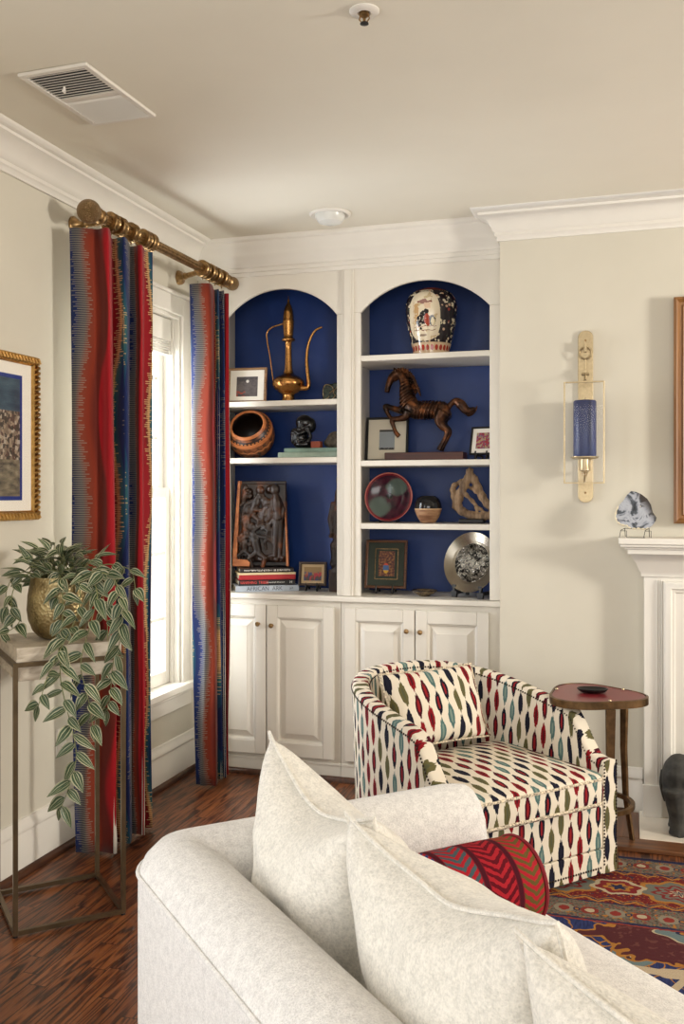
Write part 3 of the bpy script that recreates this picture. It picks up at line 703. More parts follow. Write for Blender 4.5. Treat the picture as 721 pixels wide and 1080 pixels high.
M_carv = N('dark_carved_wood', rough=.42); _x = M_carv.xyz(); _n = M_carv.noise(M_carv.comb(_x[0] * 8, _x[1] * 8, _x[2] * 8), 1, 3)
M_carv.set('Base Color', M_carv.ramp(_n, [(.4, (28, 18, 13)), (.58, (52, 32, 20)), (.68, (112, 62, 34))])); M_carv.bump(M_carv.noise(M_carv.vec(), 90, 2), .3, .003); M_carv = M_carv.m
cp = thing('carved_panel', 'tall carved wooden relief panel of entwined figures standing on the book stack', 'carving', (bc[0] - .02, bc[1] + .0, CT + .1275), rad(14))
MB().prism([(-.148, 0), (.145, 0), (.14, .06), (.13, .455), (-.118, .455), (-.145, .06)], .015, .04).build('slab', M_carv, cp, bevel=.004)
m = MB().prism([(-.15, 0), (-.06, 0), (-.055, .02), (-.07, .035), (-.128, .04), (-.108, .455), (-.121, .455), (-.15, .06)], -.045, .02)
m.prism([(.136, .0), (.148, 0), (.148, .04), (.133, .3), (.127, .3)], -.03, .02)
m.build('edge_rim', M_orim, cp, bevel=.004)['label'] = 'orange-brown raw wood edge'
rnd = random.Random(4); it = [('b', (-.125, -.005, .02, .13, .02, .44))]
def fig(cx, cz, s, lean, arms):
    it.append(('s', (cx + lean * .09 * s, -.028, cz + .1 * s), .023 * s)); it.append(('t', [(cx, -.018, cz - .02 * s), (cx + lean * .04 * s, -.026, cz + .035 * s), (cx + lean * .08 * s, -.024, cz + .085 * s)], [.02 * s, .024 * s, .012 * s]))
    for q, (ax, az) in enumerate(arms): it.append(('t', [(cx + lean * .06 * s, -.026, cz + .06 * s), (cx + ax * .6 * s, -.036, cz + (az * .4 + .04) * s), (cx + ax * s, -.03, cz + az * s)], [.011 * s, .010 * s, .008 * s]))
    for q in (-1, 1): it.append(('t', [(cx, -.02, cz - .02 * s), (cx + q * .04 * s, -.034, cz - .05 * s), (cx + q * .025 * s, -.024, cz - .1 * s)], [.017 * s, .014 * s, .009 * s]))
fig(-.02, .1, 1.1, -.3, [(-.09, .03), (.08, .02)]); fig(-.085, .2, .95, .2, [(.06, .12), (-.03, .02)]); fig(.0, .24, 1.0, .4, [(-.07, .05), (.07, .1)]); fig(-.05, .30, 1.05, .5, [(.08, .06), (-.05, -.04)])
fig(.03, .32, .85, -.4, [(-.06, .05), (.05, -.03)]); fig(-.09, .1, .8, .1, [(.03, .08), (-.02, .08)]); fig(.05, .17, .8, -.2, [(.02, .1), (-.06, .03)]); fig(-.095, .35, .7, .2, [(.05, .05), (.0, .1)])
# tall standing figure at the right
it += [('s', (.075, -.028, .41), (.028, .024, .032)), ('t', smoothpts([(.078, -.022, .385), (.085, -.03, .34), (.09, -.03, .29), (.092, -.03, .25)], 3), [.014, .02, .026, .03, .03, .027, .024, .024, .026, .026]),
       ('t', smoothpts([(.085, -.028, .25), (.08, -.034, .17), (.075, -.026, .05)], 4), [.022, .022, .02, .018, .017, .015, .013, .011, .01]), ('t', smoothpts([(.1, -.02, .25), (.104, -.026, .17), (.1, -.02, .05)], 4), [.022, .022, .02, .018, .017, .015, .013, .011, .01]),
       ('t', [(.098, -.028, .36), (.122, -.03, .3), (.11, -.034, .24)], [.012, .011, .009]), ('t', [(.065, -.03, .36), (.05, -.034, .3), (.045, -.034, .25)], [.012, .011, .009])]
for i in range(8): it.append(('t', smoothpts([(-.1 + i * .027, -.01, .045), (-.09 + i * .03, -.024, .035 + .012 * (i % 3)), (-.07 + i * .025, -.01, .03)], 3), .011))
for i in range(5): it.append(('s', (rnd.uniform(-.1, .06), -.012, rnd.uniform(.37, .42)), rnd.uniform(.014, .022)))
blobs('relief', M_carv, cp, it, .0035, 2)
ts = thing('wooden_statue', 'tall thin dark wooden statue in the right corner of the left bookcase', 'statue', (.724, 4.755, CT + .001))
it = [('b', (-.05, -.03, 0, .05, .03, .115)), ('t', smoothpts([(0, 0, .1), (-.012, -.004, .2), (.0, 0, .3), (-.008, 0, .4), (.002, 0, .5), (.01, 0, .56)], 4), [.04, .038, .034, .033, .034, .037, .035, .03, .028, .03, .034, .034, .03, .028, .026, .026, .028, .028, .024, .02, .016])]
it += [('s', (.008, -.006, .585), (.024, .026, .036)), ('t', [(-.03, -.01, .47), (-.05, -.015, .38), (-.035, -.02, .3)], [.014, .012, .01]), ('t', [(.03, -.01, .47), (.045, -.015, .38), (.03, -.02, .3)], [.014, .012, .01]), ('s', (-.022, -.012, .24), .026), ('s', (-.045, -.01, .29), .012), ('s', (-.018, -.012, .15), .03)]
blobs('figure', M_carv, ts, it, .005, 3)

# ------------------------------------------------------------------ right bookcase
vs_ = thing('porcelain_vase', 'tall shouldered porcelain vase with painted figures on the top right shelf', 'vase', (1.222, 4.72, 2.123))
def vase_mat():
    n = N('painted_porcelain', rough=.14); q = n.xyz('UV'); u, v = q[0], q[1]; p = n.xyz(); x, z = p[0], p[2]
    big = n.noise(n.comb(u * 13, v * 12), 1, 3, .55); c = n.mix(n.smooth(big + n.smooth((x + .012).abs(), .055, .1) * .09, .47, .5), (226, 212, 182), (40, 32, 36))
    vr = n.node('ShaderNodeTexVoronoi'); n.link(vr.inputs['Vector'], n.comb(u * 30, v * 24)); vr.inputs['Scale'].default_value = 1
    rr = n.white(V(n, vr.outputs['Color'])); dot = V(n, vr.outputs['Distance']).lt(.30)
    c = n.mix(dot, c, n.ramp(rr, [(0, (222, 208, 180)), (.3, (206, 170, 140)), (.5, (60, 70, 60)), (.7, (150, 60, 48)), (.85, (40, 30, 40))], True))
    # cartouche on the side that faces the room
    e = ((x + .012) * 12.5).abs().pow(2.6) + ((z - .19) * 8.2).abs().pow(2.6); pan = e.lt(1)
    wx = n.noise(n.comb(x * 45, 0., z * 45), 1, 2) - .5; wz = n.noise(n.comb(x * 45, 7., z * 45), 1, 2) - .5; X_, Z_ = x + wx * .022, z + wz * .022
    scene = n.mix(n.noise(n.comb(x * 30, 0., z * 30), 1, 2).gt(.60), (228, 214, 186), (200, 178, 140))
    def el(cx, cz, rx, rz, col):
        nonlocal scene
        scene = n.mix((((X_ - cx) / rx).pow(2) + ((Z_ - cz) / rz).pow(2)).lt(1), scene, col)
    def bar(x0, x1, z0, z1, col):
        nonlocal scene
        scene = n.mix(X_.gt(x0) * X_.lt(x1) * Z_.gt(z0) * Z_.lt(z1), scene, col)
    bar(-.062, -.04, .15, .25, (196, 158, 110)); bar(-.045, .03, .252, .262, (130, 70, 60)); el(-.012, .258, .022, .012, (150, 110, 100)); bar(-.008, .022, .225, .25, (220, 190, 160))
    el(-.036, .165, .016, .026, (30, 26, 30)); el(-.014, .18, .02, .036, (30, 26, 30)); el(.0, .205, .014, .016, (28, 24, 28)); el(.006, .168, .016, .03, (160, 62, 42)); el(.03, .165, .015, .026, (40, 34, 38)); el(.032, .16, .01, .02, (214, 196, 150)); el(-.03, .128, .006, .007, (24, 20, 24))
    dots = n.vor(n.comb(x * 110, 0., z * 110), 1).lt(.28) * Z_.gt(.135) * Z_.lt(.205) * x.lt(-.0); scene = n.mix(dots, scene, (226, 214, 190))
    bar(-.07, .045, .117, .120, (120, 70, 50)); bar(-.066, .05, .136, .139, (140, 90, 70)); bar(-.035, .0, .09, .102, (150, 130, 110)); bar(-.07, -.067, .09, .26, (190, 160, 120))
    front = p[1].lt(0); c = n.mix(pan * front, c, scene)
    pet = (((u * 26).fract() - .5) * 2).pow(2) + ((z - .036) * 52).pow(2); foot = v.lt(.2) * z.lt(.06)
    c = n.mix(z.lt(.062), c, n.mix(pet.lt(.55), (214, 186, 152), (166, 52, 36))); c = n.mix(z.gt(.322), c, (150, 70, 50)); n.set('Base Color', c); return n.m
MB().lathe([(0, 0), (.09, 0), (.094, .01), (.092, .03), (.1, .06), (.112, .11), (.124, .17), (.131, .225), (.13, .26), (.122, .292), (.106, .315), (.084, .33), (.062, .337), (.058, .34), (.056, .336), (.06, .32), (0, .31)], seg=48).build('body', vase_mat(), vs_, angle=60)

M_bronze = N('streaked_bronze', rough=.33, metal=.75); _q = M_bronze.noise(M_bronze.vec(), 22, 3); M_bronze.set('Base Color', M_bronze.ramp(_q, [(.38, (40, 28, 22)), (.56, (84, 54, 36)), (.72, (150, 92, 54))])); M_bronze.bump(M_bronze.noise(M_bronze.vec(), 80, 2), .4, .004); M_bronze = M_bronze.m
M_mahog = board('mahogany_base', (52, 22, 14), (84, 38, 24), .35, 0)
ho = thing('horse_statue', 'banded bronze statue of a rearing horse on a wooden base', 'statue', (1.265, 4.73, 1.598))
MB().box(-.275, -.06, 0, .128, .06, .042).build('base', M_mahog, ho, bevel=.003)
hk = .00092
def hp_(x, y, dy=0): return ((x - 395) * hk, dy, (588 - y) * .00083 + .042)
it = []
def limb(pts, n=4):
    P_ = smoothpts([hp_(x, y, dy) for x, y, dy, r in pts], n); R4 = [p[3] for p in pts]; L4 = len(P_) - 1
    it.append(('t', [tuple(q) for q in P_], [R4[min(int(i / n), len(R4) - 2)] * (1 - (i / n - min(int(i / n), len(R4) - 2))) + R4[min(int(i / n) + 1, len(R4) - 1)] * (i / n - min(int(i / n), len(R4) - 2)) for i in range(L4 + 1)]))
limb([(448, 325, 0, .03), (425, 332, 0, .047), (385, 328, 0, .043), (335, 330, 0, .041), (285, 330, 0, .045), (245, 318, 0, .05), (222, 280, 0, .045), (205, 228, 0, .036), (200, 175, 0, .030), (190, 130, 0, .026), (165, 98, 0, .022)])
limb([(172, 92, 0, .016), (150, 98, 0, .024), (125, 118, 0, .022), (108, 152, 0, .0175), (98, 185, 0, .015), (94, 212, 0, .0135)]); it.append(('s', hp_(140, 118), (.022, .016, .024)))
for sgn, pts in ((-1, [(225, 335, .026), (208, 370, .020), (170, 381, .015), (132, 386, .0145), (142, 430, .0105), (152, 462, .0115), (172, 488, .013)]), (1, [(205, 315, .026), (165, 322, .019), (115, 306, .015), (75, 294, .0145), (90, 340, .0105), (112, 375, .0115), (128, 388, .012)])):
    limb([(x, y, sgn * .032, r) for x, y, r in pts])
for sgn in (-1, 1): limb([(420, 345, sgn * .022, .040), (402, 385, sgn * .026, .034), (410, 425, sgn * .028, .022), (440, 458, sgn * .028, .0155), (430, 500, sgn * .028, .011), (408, 545, sgn * .028, .0115), (394, 576, sgn * .028, .0145)])
for dy in (-.012, .012): it.append(('t', [hp_(150, 96, dy), hp_(142, 74, dy * 1.4), hp_(136, 58, dy * 1.2)], [.009, .008, .0015]))
limb([(440, 320, 0, .014), (455, 296, 0, .014), (480, 278, 0, .018), (510, 298, 0, .026), (545, 338, 0, .022), (590, 322, 0, .006)]); limb([(520, 320, .008, .012), (550, 362, .012, .010), (585, 340, .012, .007), (598, 305, .01, .003)])
blobs('body', M_bronze, ho, it, .0036, 2)
m = MB()
mp = [(150, 78), (185, 72), (222, 95), (248, 135), (262, 175), (275, 205)]
for i, q in enumerate(smoothpts([hp_(x, y) for x, y in mp], 3)):
    m.tube([q + Vector((-.02, 0, -.012)), q + Vector((0, .004 * (-1) ** i, .002)), q + Vector((.012, .006 * (-1) ** i, -.03))], [.012, .011, .003], 7)
m.build('mane', M_bronze, ho)
m = MB()
def band(cx, cy, ax, r1, r2):
    """raised hoop across neck or barrel; ax = screen angle of the hoop's plane"""
    c = Vector(hp_(cx, cy)); d = Vector((cos(ax), 0, sin(ax)))
    m.tube([c + d * r1 * cos(t) + Vector((0, 1, 0)) * r2 * sin(t) for t in [2 * PI * k / 24 for k in range(24)]], .0042, 6, loop=True)
for i in range(8): band(200 + i * 2, 150 + i * 20, rad(24 + i * 2), .030 + .0032 * i, .030 + .0026 * i)
for i in range(7): band(268 + i * 19, 326 + i * .5, rad(72), .049 - .001 * abs(3 - i), .047)
m.build('hoops', M_bronze, ho)

pt = thing('decorative_plate', 'round dark maroon plate with green patches standing upright on the third shelf', 'plate', (.995, 4.745, 1.284))
def plate_mat():
    n = N('maroon_green_glaze', rough=.15); p = n.xyz(); x, z = p[0], p[2] - .13
    w = n.noise(n.comb(x * 18, 0., z * 18), 1, 3) - .5
    d1 = (((x + .052 + w * .05) * 17).pow(2) + ((z + .05 + w * .03) * 19).pow(2)); d2 = (((x - .04 + w * .04) * 17).pow(2) + ((z - .052) * 22).pow(2))
    c = n.ramp(n.noise(n.comb(x * 30, 2., z * 30), 1, 3), [(.35, (44, 16, 36)), (.65, (78, 26, 48))])
    c = n.mix(n.smooth(d1, 1.3, .6), c, (92, 108, 102)); c = n.mix(n.smooth(d2, 1.3, .6), c, (84, 102, 96))
    d3 = ((x * 50).pow(2) + ((z - .005) * 50).pow(2)); c = n.mix(d3.lt(.6), c, (22, 16, 20))
    r = (x * x + z * z).sqrt(); c = n.mix(r.gt(.112), c, (120, 30, 44)); c = n.mix(r.gt(.121), c, (206, 120, 110)); n.set('Base Color', c); return n.m
MB().lathe([(0, .012), (.05, .01), (.09, .002), (.118, -.012), (.125, -.016), (.127, -.013), (.12, -.006), (.095, .009), (.06, .018), (0, .02)], seg=56, M=T(0, 0, .13) @ RX(rad(-8)) @ RX(PI / 2) @ RX(PI)).build('plate', plate_mat(), pt, angle=60)
m = MB()
for sx in (-1, 1): m.tube([(sx * .045, -.024, .012), (sx * .045, -.02, .003), (sx * .045, .03, .003), (sx * .03, .04, .09)], .003, 6)
m.tube([(-.03, .04, .09), (.03, .04, .09)], .003, 6).build('plate_stand', M_black, pt)
po = thing('round_pot', 'small round pot, black glaze above bare tan clay', 'pot', (1.21, 4.70, 1.284))
def pot_mat():
    n = N('half_glazed_clay'); p = n.xyz(); g = p[2].gt(.073); w = n.noise(n.comb(p[0] * 10, p[1] * 10, p[2] * 40), 1, 3)
    c = n.ramp(w, [(.35, (126, 84, 58)), (.55, (176, 136, 100)), (.7, (150, 100, 74))]); c = n.mix(p[2].gt(.066), c, (196, 160, 120)); n.set('Base Color', n.mix(g, c, (20, 20, 22)))
    n.set('Roughness', n.math('MULTIPLY_ADD', g, -.5, .62)); return n.m
MB().lathe([(0, 0), (.034, 0), (.04, .006), (.055, .03), (.066, .06), (.069, .078), (.066, .1), (.055, .122), (.04, .134), (.034, .136), (.032, .13), (.04, .12), (.05, .1), (0, .03)], seg=40).build('body', pot_mat(), po, angle=60)
M_drift = board('weathered_driftwood', (92, 72, 54), (158, 130, 100), .8, 2, 1.2)
dw = thing('driftwood_sculpture', 'openwork driftwood branch sculpture at right end of the third shelf', 'sculpture', (1.43, 4.72, 1.284))
def dp(x, y, dy=0): return ((x - 375) * .00075, dy, (470 - y) * .00065)
it = []
def br(pts, rads): P = smoothpts(pts, 4); R = [rads[0] + (rads[1] - rads[0]) * i / (len(P) - 1) + .003 * sin(i * 1.9) for i in range(len(P))]; it.append(('t', [tuple(q) for q in P], R))
br([dp(362, 80), dp(350, 120), dp(320, 190, -.01), dp(295, 250), dp(280, 320), dp(300, 370, -.01), dp(370, 410), dp(450, 420), dp(530, 400)], [.022, .022])
br([dp(355, 95), dp(385, 130), dp(415, 210, .01), dp(455, 290), dp(500, 350), dp(550, 400)], [.022, .02]); br([dp(350, 120), dp(300, 150, .01), dp(250, 185), dp(245, 230), dp(262, 300), dp(290, 360)], [.012, .017])
br([dp(335, 170), dp(320, 220, -.02), dp(345, 260, -.02), dp(390, 320), dp(410, 380)], [.014, .008]); br([dp(360, 195), dp(400, 225, -.01), dp(425, 240)], [.008, .014]); br([dp(390, 320, -.01), dp(430, 360), dp(470, 395)], [.008, .007]); br([dp(350, 80), dp(360, 70), dp(378, 75)], [.02, .016])
br([dp(262, 300), dp(258, 340), dp(300, 385)], [.014, .016])
blobs('branch', M_drift, dw, it, .0045, 2)
MB().box(-.062, -.04, 0, .062, .04, .022).build('base', M_black, dw, bevel=.006)
di = thing('shallow_dish', 'small shallow patterned dish on the counter between green frame and silver plate', 'dish', (1.198, 4.67, CT + .001))
M_dish = N('speckled_pottery', rough=.3); _q = M_dish.vor(M_dish.vec(), 55); M_dish.set('Base Color', M_dish.ramp(_q, [(.2, (52, 40, 30)), (.4, (140, 118, 84)), (.6, (66, 52, 38))])); M_dish = M_dish.m
MB().lathe([(0, 0), (.026, 0), (.03, .004), (.05, .016), (.063, .026), (.062, .029), (.048, .02), (.025, .009), (0, .007)], seg=40).build('bowl', M_dish, di, angle=60)
MB().lathe([(.0625, .026), (.0645, .028), (.0625, .031), (.0605, .028), (.0625, .026)], seg=40).build('rim', M_blk, di)
sv = thing('silver_plate', 'round hammered silver plate leaning on black easel at the counter right', 'plate', (1.445, 4.70, CT + .001), rad(-22))
M_silv = plain('polished_silver', (150, 142, 128), .22, 1); M_ham = N('hammered_silver', (205, 203, 198), .12, 1); _v = M_ham.noise(M_ham.vec(), 34, 4, .6, 1.8); M_ham.bump(_v, 1, .09); M_ham.set('Base Color', M_ham.ramp(_v, [(.42, (60, 60, 62)), (.5, (230, 228, 222))])); M_ham = M_ham.m
Ms = T(0, -.02, .17) @ RX(rad(-14)) @ RX(PI / 2)
MB().lathe([(0, .0), (.09, 0), (.104, -.001), (.112, .004), (.148, .018), (.152, .022), (.15, .025), (.112, .01), (.105, .008), (.1, .004), (0, .003)], seg=64, M=Ms).build('rim', M_silv, sv, angle=60)
MB().lathe([(0, .0042), (.098, .0042), (.1, .003), (.098, .002), (0, .002)], seg=64, M=Ms).build('hammered_centre', M_ham, sv)
m = MB()
for sx in (-1, 1):
    x = sx * .075
    m.prism([(x - .014, 0), (x + .014, 0), (x + .02, .03), (x + .006, .03), (x + .012, .062), (x - .012, .062), (x - .006, .03), (x - .02, .03)], -.075, -.06)
    m.box(x - .008, -.074, .015, x + .008, .06, .032).tube([(x, .05, .03), (x * .3, .045, .22)], .007, 6).box(x - .008, .045, 0, x + .008, .06, .03)
m.build('easel', M_black, sv, bevel=.002)

# ------------------------------------------------------------------ wall pieces
sc = thing('wall_sconce', 'tall brass wall sconce with slim rectangular glass frame', 'wall sconce', (1.993, BRY, 1.78))
def stad(w, h, n=10): return [(w * cos(t), h - w * .9 + w * .9 * sin(t)) for t in [PI * i / n for i in range(n + 1)]] + [(-w * cos(t), -(h - w * .9) - w * .9 * sin(t)) for t in [PI * i / n for i in range(n + 1)]]
MB().prism(stad(.033, .39), -.012, -.0005).build('backplate', M_brass_lt, sc, bevel=.002)
for z in (.345, -.345): MB().lathe([(0, 0), (.005, 0), (.004, .003), (0, .004)], seg=10, M=T(0, -.012, z) @ RX(PI / 2)).build('screw', M_brass, sc)
m = MB().tube([(.026 * cos(t), -.03, .285 + .026 * sin(t)) for t in [2 * PI * k / 28 for k in range(28)]], .0038, 8, loop=True)
m.build('hanging_ring', M_brass_lt, sc)
m = MB().box(-.006, -.04, .29, .006, -.012, .335).tube([(0, -.03, .262), (0, -.03, .205)], .003, 8).box(-.006, -.036, .165, .006, -.012, .212).tube([(-.016, -.036, .19), (.016, -.036, .19)], .006, 8).tube([(0, -.036, .19), (0, -.06, .17), (0, -.128, .147)], .003, 6)
m.build('hook', M_brass_lt, sc, bevel=.001)
fz0, fz1 = 1.475 - 1.78, 1.925 - 1.78; m = MB(); fx = .0875
for y in (-.138,):
    m.box(-fx, y - .006, fz0, -fx + .006, y + .006, fz1).box(fx - .006, y - .006, fz0, fx, y + .006, fz1).box(-fx + .006, y - .006, fz1 - .006, fx - .006, y + .006, fz1).box(-fx + .006, y - .006, fz0, fx - .006, y + .006, fz0 + .006)
fo = m.build('frame', M_brass_lt, sc, bevel=.001)
MB().box(-fx + .006, -.1395, fz0 + .006, fx - .006, -.1365, fz1 - .006).build('glass', M_glass, fo)
m = MB().lathe([(0, -.194), (.05, -.194), (.062, -.187), (.062, -.184), (.05, -.19), (0, -.19)], c=(0, -.069, 0)).lathe([(0, -.24), (.02, -.24), (.021, -.236), (.021, -.194), (0, -.194)], c=(0, -.069, 0), seg=20)
m.lathe([(0, -.27), (.008, -.268), (.01, -.26), (.006, -.254), (.014, -.25), (.024, -.244), (.024, -.24), (0, -.24)], c=(0, -.069, 0), seg=20).box(-.01, -.06, -.256, .01, -.012, -.246).tube([(0, -.069, -.262), (0, -.1, -.285), (0, -.136, -.301)], .003, 6)
m.build('candle_cup', M_brass_lt, sc)
M_wax = N('blue_marbled_wax', rough=.45); _p = M_wax.xyz(); _q = M_wax.noise(M_wax.comb(_p[0] * 60, _p[1] * 60, _p[2] * 9), 1, 4, .7)
M_wax.set('Base Color', M_wax.mix(M_wax.smooth(_p[2], .0, .3), M_wax.ramp(_q, [(.35, (16, 34, 84)), (.68, (24, 46, 104)), (.76, (110, 120, 150))]), M_wax.ramp(_q, [(.35, (40, 46, 84)), (.7, (56, 62, 98))]))); M_wax = M_wax.m
ca = thing('pillar_candle', 'thick blue pillar candle standing in the brass wall sconce', 'candle', (1.993, BRY - .069, 1.591))
MB().lathe([(0, 0), (.047, 0), (.05, .004), (.05, .25), (.046, .256), (.03, .252), (0, .25)], seg=40).build('wax', M_wax, ca, angle=50)
MB().tube([(0, 0, .249), (.001, 0, .262), (.003, 0, .27)], .0012, 6).build('wick', M_black, ca)

pa = thing('painting', 'large painting in stepped gilt wooden frame above the mantel, right edge', 'painting', (2.83, BRY, 1.79))
M_gilt = board('gilded_wood', (104, 66, 32), (150, 104, 56), .4, 2, .6)
def pframe(x0, x1, z0, z1, prof):
    rings = []
    for (x, z) in ((x0, z0), (x0, z1), (x1, z1), (x1, z0)):
        sx = 1 if x < 0 else -1; sz = 1 if z < 0 else -1; rings.append([(x + sx * o, y, z + sz * o) for o, y in prof])
    return MB().loft(rings, loop=True)
pframe(-.46, .46, -.49, .5, [(0, 0), (0, -.05), (.01, -.056), (.018, -.05), (.022, -.042), (.034, -.038), (.038, -.044), (.044, -.04), (.06, -.02), (.06, 0)]).build('frame', M_gilt, pa, angle=30)
M_pa = art('warm_abstract_canvas', [(.3, (120, 66, 26)), (.5, (168, 104, 48)), (.7, (130, 80, 44))], 6, 9).m
MB().box(-.41, -.018, -.44, .41, -.004, .45).build('canvas', M_pa, pa)

gf = thing('framed_artwork', 'gold beaded frame with blue-bordered city picture on the left wall', 'framed picture', (0, 2.79, 1.645), PI / 2)
M_gold = plain('bright_gold_leaf', (190, 152, 92), .28, 1, var=.1, vs=40)
# front faces -Y locally -> +X in the room
pframe(-.36, .345, -.315, .306, [(0, -.0005), (0, -.018), (.006, -.024), (.03, -.024), (.036, -.018), (.036, -.0005)]).build('frame', M_gold, gf, angle=30)
m = MB()
def rope(a, b, n):
    A, B = Vector(a), Vector(b); d = (B - A) / n; t = d.normalized()
    for i in range(n):
        c = A + d * (i + .5); s = Vector((t.z, 0, -t.x)); q = (t * .55 + s * .9).normalized()
        m.tube([c - q * .0145 + Vector((0, .004, 0)), c - q * .008 - Vector((0, .004, 0)), c + q * .008 - Vector((0, .004, 0)), c + q * .0145 + Vector((0, .004, 0))], [.004, .0078, .0078, .004], 6)
rope((-.36, -.024, .29), (.345, -.024, .29), 36); rope((-.36, -.024, -.299), (.345, -.024, -.299), 36); rope((.329, -.024, -.3), (.329, -.024, .29), 30); rope((-.344, -.024, -.3), (-.344, -.024, .29), 30)
m.build('rope_moulding', M_gold, gf)
MB().box(-.33, -.012, -.285, .315, -.004, .276).build('mat_board', M_matw, gf)
M_bl = plain('blue_inner_mat', (24, 44, 120), .7)
MB().box(-.27, -.0135, -.24, .252, -.011, .226).build('inner_mat', M_bl, gf)
def city():
    n = N('city_picture_print', rough=.5); p = n.xyz(); x, z = p[0], p[2]
    vr = n.node('ShaderNodeTexVoronoi', distance='CHEBYCHEV'); n.link(vr.inputs['Vector'], n.comb(x * 90, 0., z * 75)); vr.inputs['Scale'].default_value = 1
    r = n.white(V(n, vr.outputs['Color'])); hs = n.ramp(r, [(0, (60, 52, 44)), (.3, (120, 104, 88)), (.55, (150, 132, 112)), (.75, (84, 60, 50)), (.9, (168, 156, 140))], True)
    lo = n.ramp(n.noise(n.comb(x * 20, 0., z * 50), 1, 4), [(.3, (60, 54, 46)), (.6, (122, 112, 92)), (.75, (150, 140, 116))])
    sky = n.ramp(n.noise(n.comb(x * 8, 0., z * 30), 1, 3), [(.3, (26, 40, 62)), (.7, (70, 92, 104))])
    c = n.mix(z.gt(-.09), lo, hs); c = n.mix(z.gt(.09 ), c, sky); n.set('Base Color', c); return n.m
MB().box(-.255, -.0145, -.225, .237, -.013, .211).build('picture', city(), gf)
MB().box(-.326, -.0178, -.281, .311, -.016, .272).build('glass', M_glass, gf)

ag = thing('agate_slice', 'polished grey and white agate slice on wire stand on the mantel', 'agate slice', (2.213, 4.29, 1.2405))
def agate_mat():
    n = N('banded_agate', rough=.12); p = n.xyz(); x, z = p[0], p[2] - .115
    q = n.noise(n.comb(x * 15 + 3, 1., z * 15), 1, 4, .55, .6); r = ((x - .018) * (x - .018) + (z - .02) * (z - .02)).sqrt() + (q - .5) * .05
    c = n.ramp(q, [(.36, (40, 44, 50)), (.46, (84, 90, 98)), (.50, (160, 164, 174)), (.57, (178, 182, 190)), (.61, (104, 108, 118)), (.68, (56, 60, 66))])
    c = n.mix(n.smooth(x + z * .6 + (q - .5) * .08, .03, .075), c, (62, 56, 54)); c = n.mix(r.lt(.008), c, (222, 214, 198)); n.set('Base Color', c); return n.m
ol_ = [(-.1 + .0, .6), ]
PTS_ = [(-.022, .208), (-.002, .205), (.02, .196), (.045, .178), (.06, .155), (.068, .125), (.083, .105), (.08, .093), (.066, .075), (.05, .064), (.03, .061), (.01, .063), (-.01, .062), (-.03, .066), (-.04, .074), (-.06, .077), (-.078, .088), (-.086, .107), (-.082, .13), (-.074, .15), (-.055, .17), (-.04, .192)]
pts = [(x, .204 - (.208 - z) * 1.13) for x, z in PTS_]; La = RX(rad(-10))
MB().prism(pts, -.004, .004, M=La).build('slice', agate_mat(), ag, bevel=.001)
M_crust = plain('pale_gilt_crust', (222, 210, 182), .35, 0, bump=1, vs=200, bd=.004)
lower = smoothpts([(x * 1.01, -.001, z) for x, z in pts[9:20]], 4)
MB().tube(lower, [.0044 + .0014 * sin(i * 1.7) for i in range(len(lower))], 7, M=La).build('crust', M_crust, ag)
m = MB(); w = .0015
for x in (-.052, .048):
    m.tube([(x - .018, -.03, 0.0015), (x - .012, -.032, .033), (x + .004, .004, .040)], w, 6)
    m.tube([(x + .004, .004, .040), (x + .006, .045, .0015)], w, 6)
    m.tube([(x - .012, -.032, .03), (x + .012, -.032, .03), (x + .012, -.032, .0015)], w, 6)
m.tube([(-.04, -.032, .0015), (.036, -.032, .0015)], w, 6).tube([(-.048, .004, .040), (.052, .004, .040)], w, 6)
m.build('wire_stand', M_black, ag)
el = thing('elephant_statue', 'dark carved stone elephant standing on the hearth', 'statue', (2.45, 4.2, .0205))
M_el = plain('dark_grey_stone', (52, 50, 46), .7, var=.3, vs=28, bump=.5, bd=.004)
it = [('s', (0, 0, .215), (.135, .09, .105)), ('s', (-.065, 0, .22), (.075, .08, .105)), ('s', (.155, 0, .245), (.065, .062, .075)), ('t', smoothpts([(.2, 0, .24), (.24, 0, .18), (.25, 0, .1), (.235, 0, .05), (.25, 0, .025)], 4), [.036 - .0014 * i for i in range(17)])]
for x, y in ((-.085, -.048), (-.085, .048), (.085, -.048), (.085, .048)): it += [('t', smoothpts([(x, y, .19), (x + .008, y, .11), (x + .012, y, .05), (x + .01, y, 0)], 3), [.054, .05, .046, .042, .038, .036, .034, .034, .035, .04]), ('s', (x + .02, y, .016), (.038, .034, .018))]
blobs('body', M_el, el, it, .006, 3)
m = MB()
for s_ in (-1, 1): m.sphere((.12, s_ * .07, .24), (.05, .012, .065), 14)
m.build('ear', M_el, el); MB().tube(smoothpts([(-.13, 0, .25), (-.139, 0, .2), (-.132, 0, .15), (-.124, 0, .12)], 4), [.009 - .0005 * i for i in range(13)], 8).build('tail', M_el, el)
M_iv = plain('ivory_tusk', (206, 196, 170), .4); m = MB()
for s_ in (-1, 1): m.tube(smoothpts([(.2, s_ * .032, .215), (.235, s_ * .04, .185), (.262, s_ * .04, .19)], 4), [.009 - .0008 * i for i in range(9)], 8)
m.build('tusk', M_iv, el)
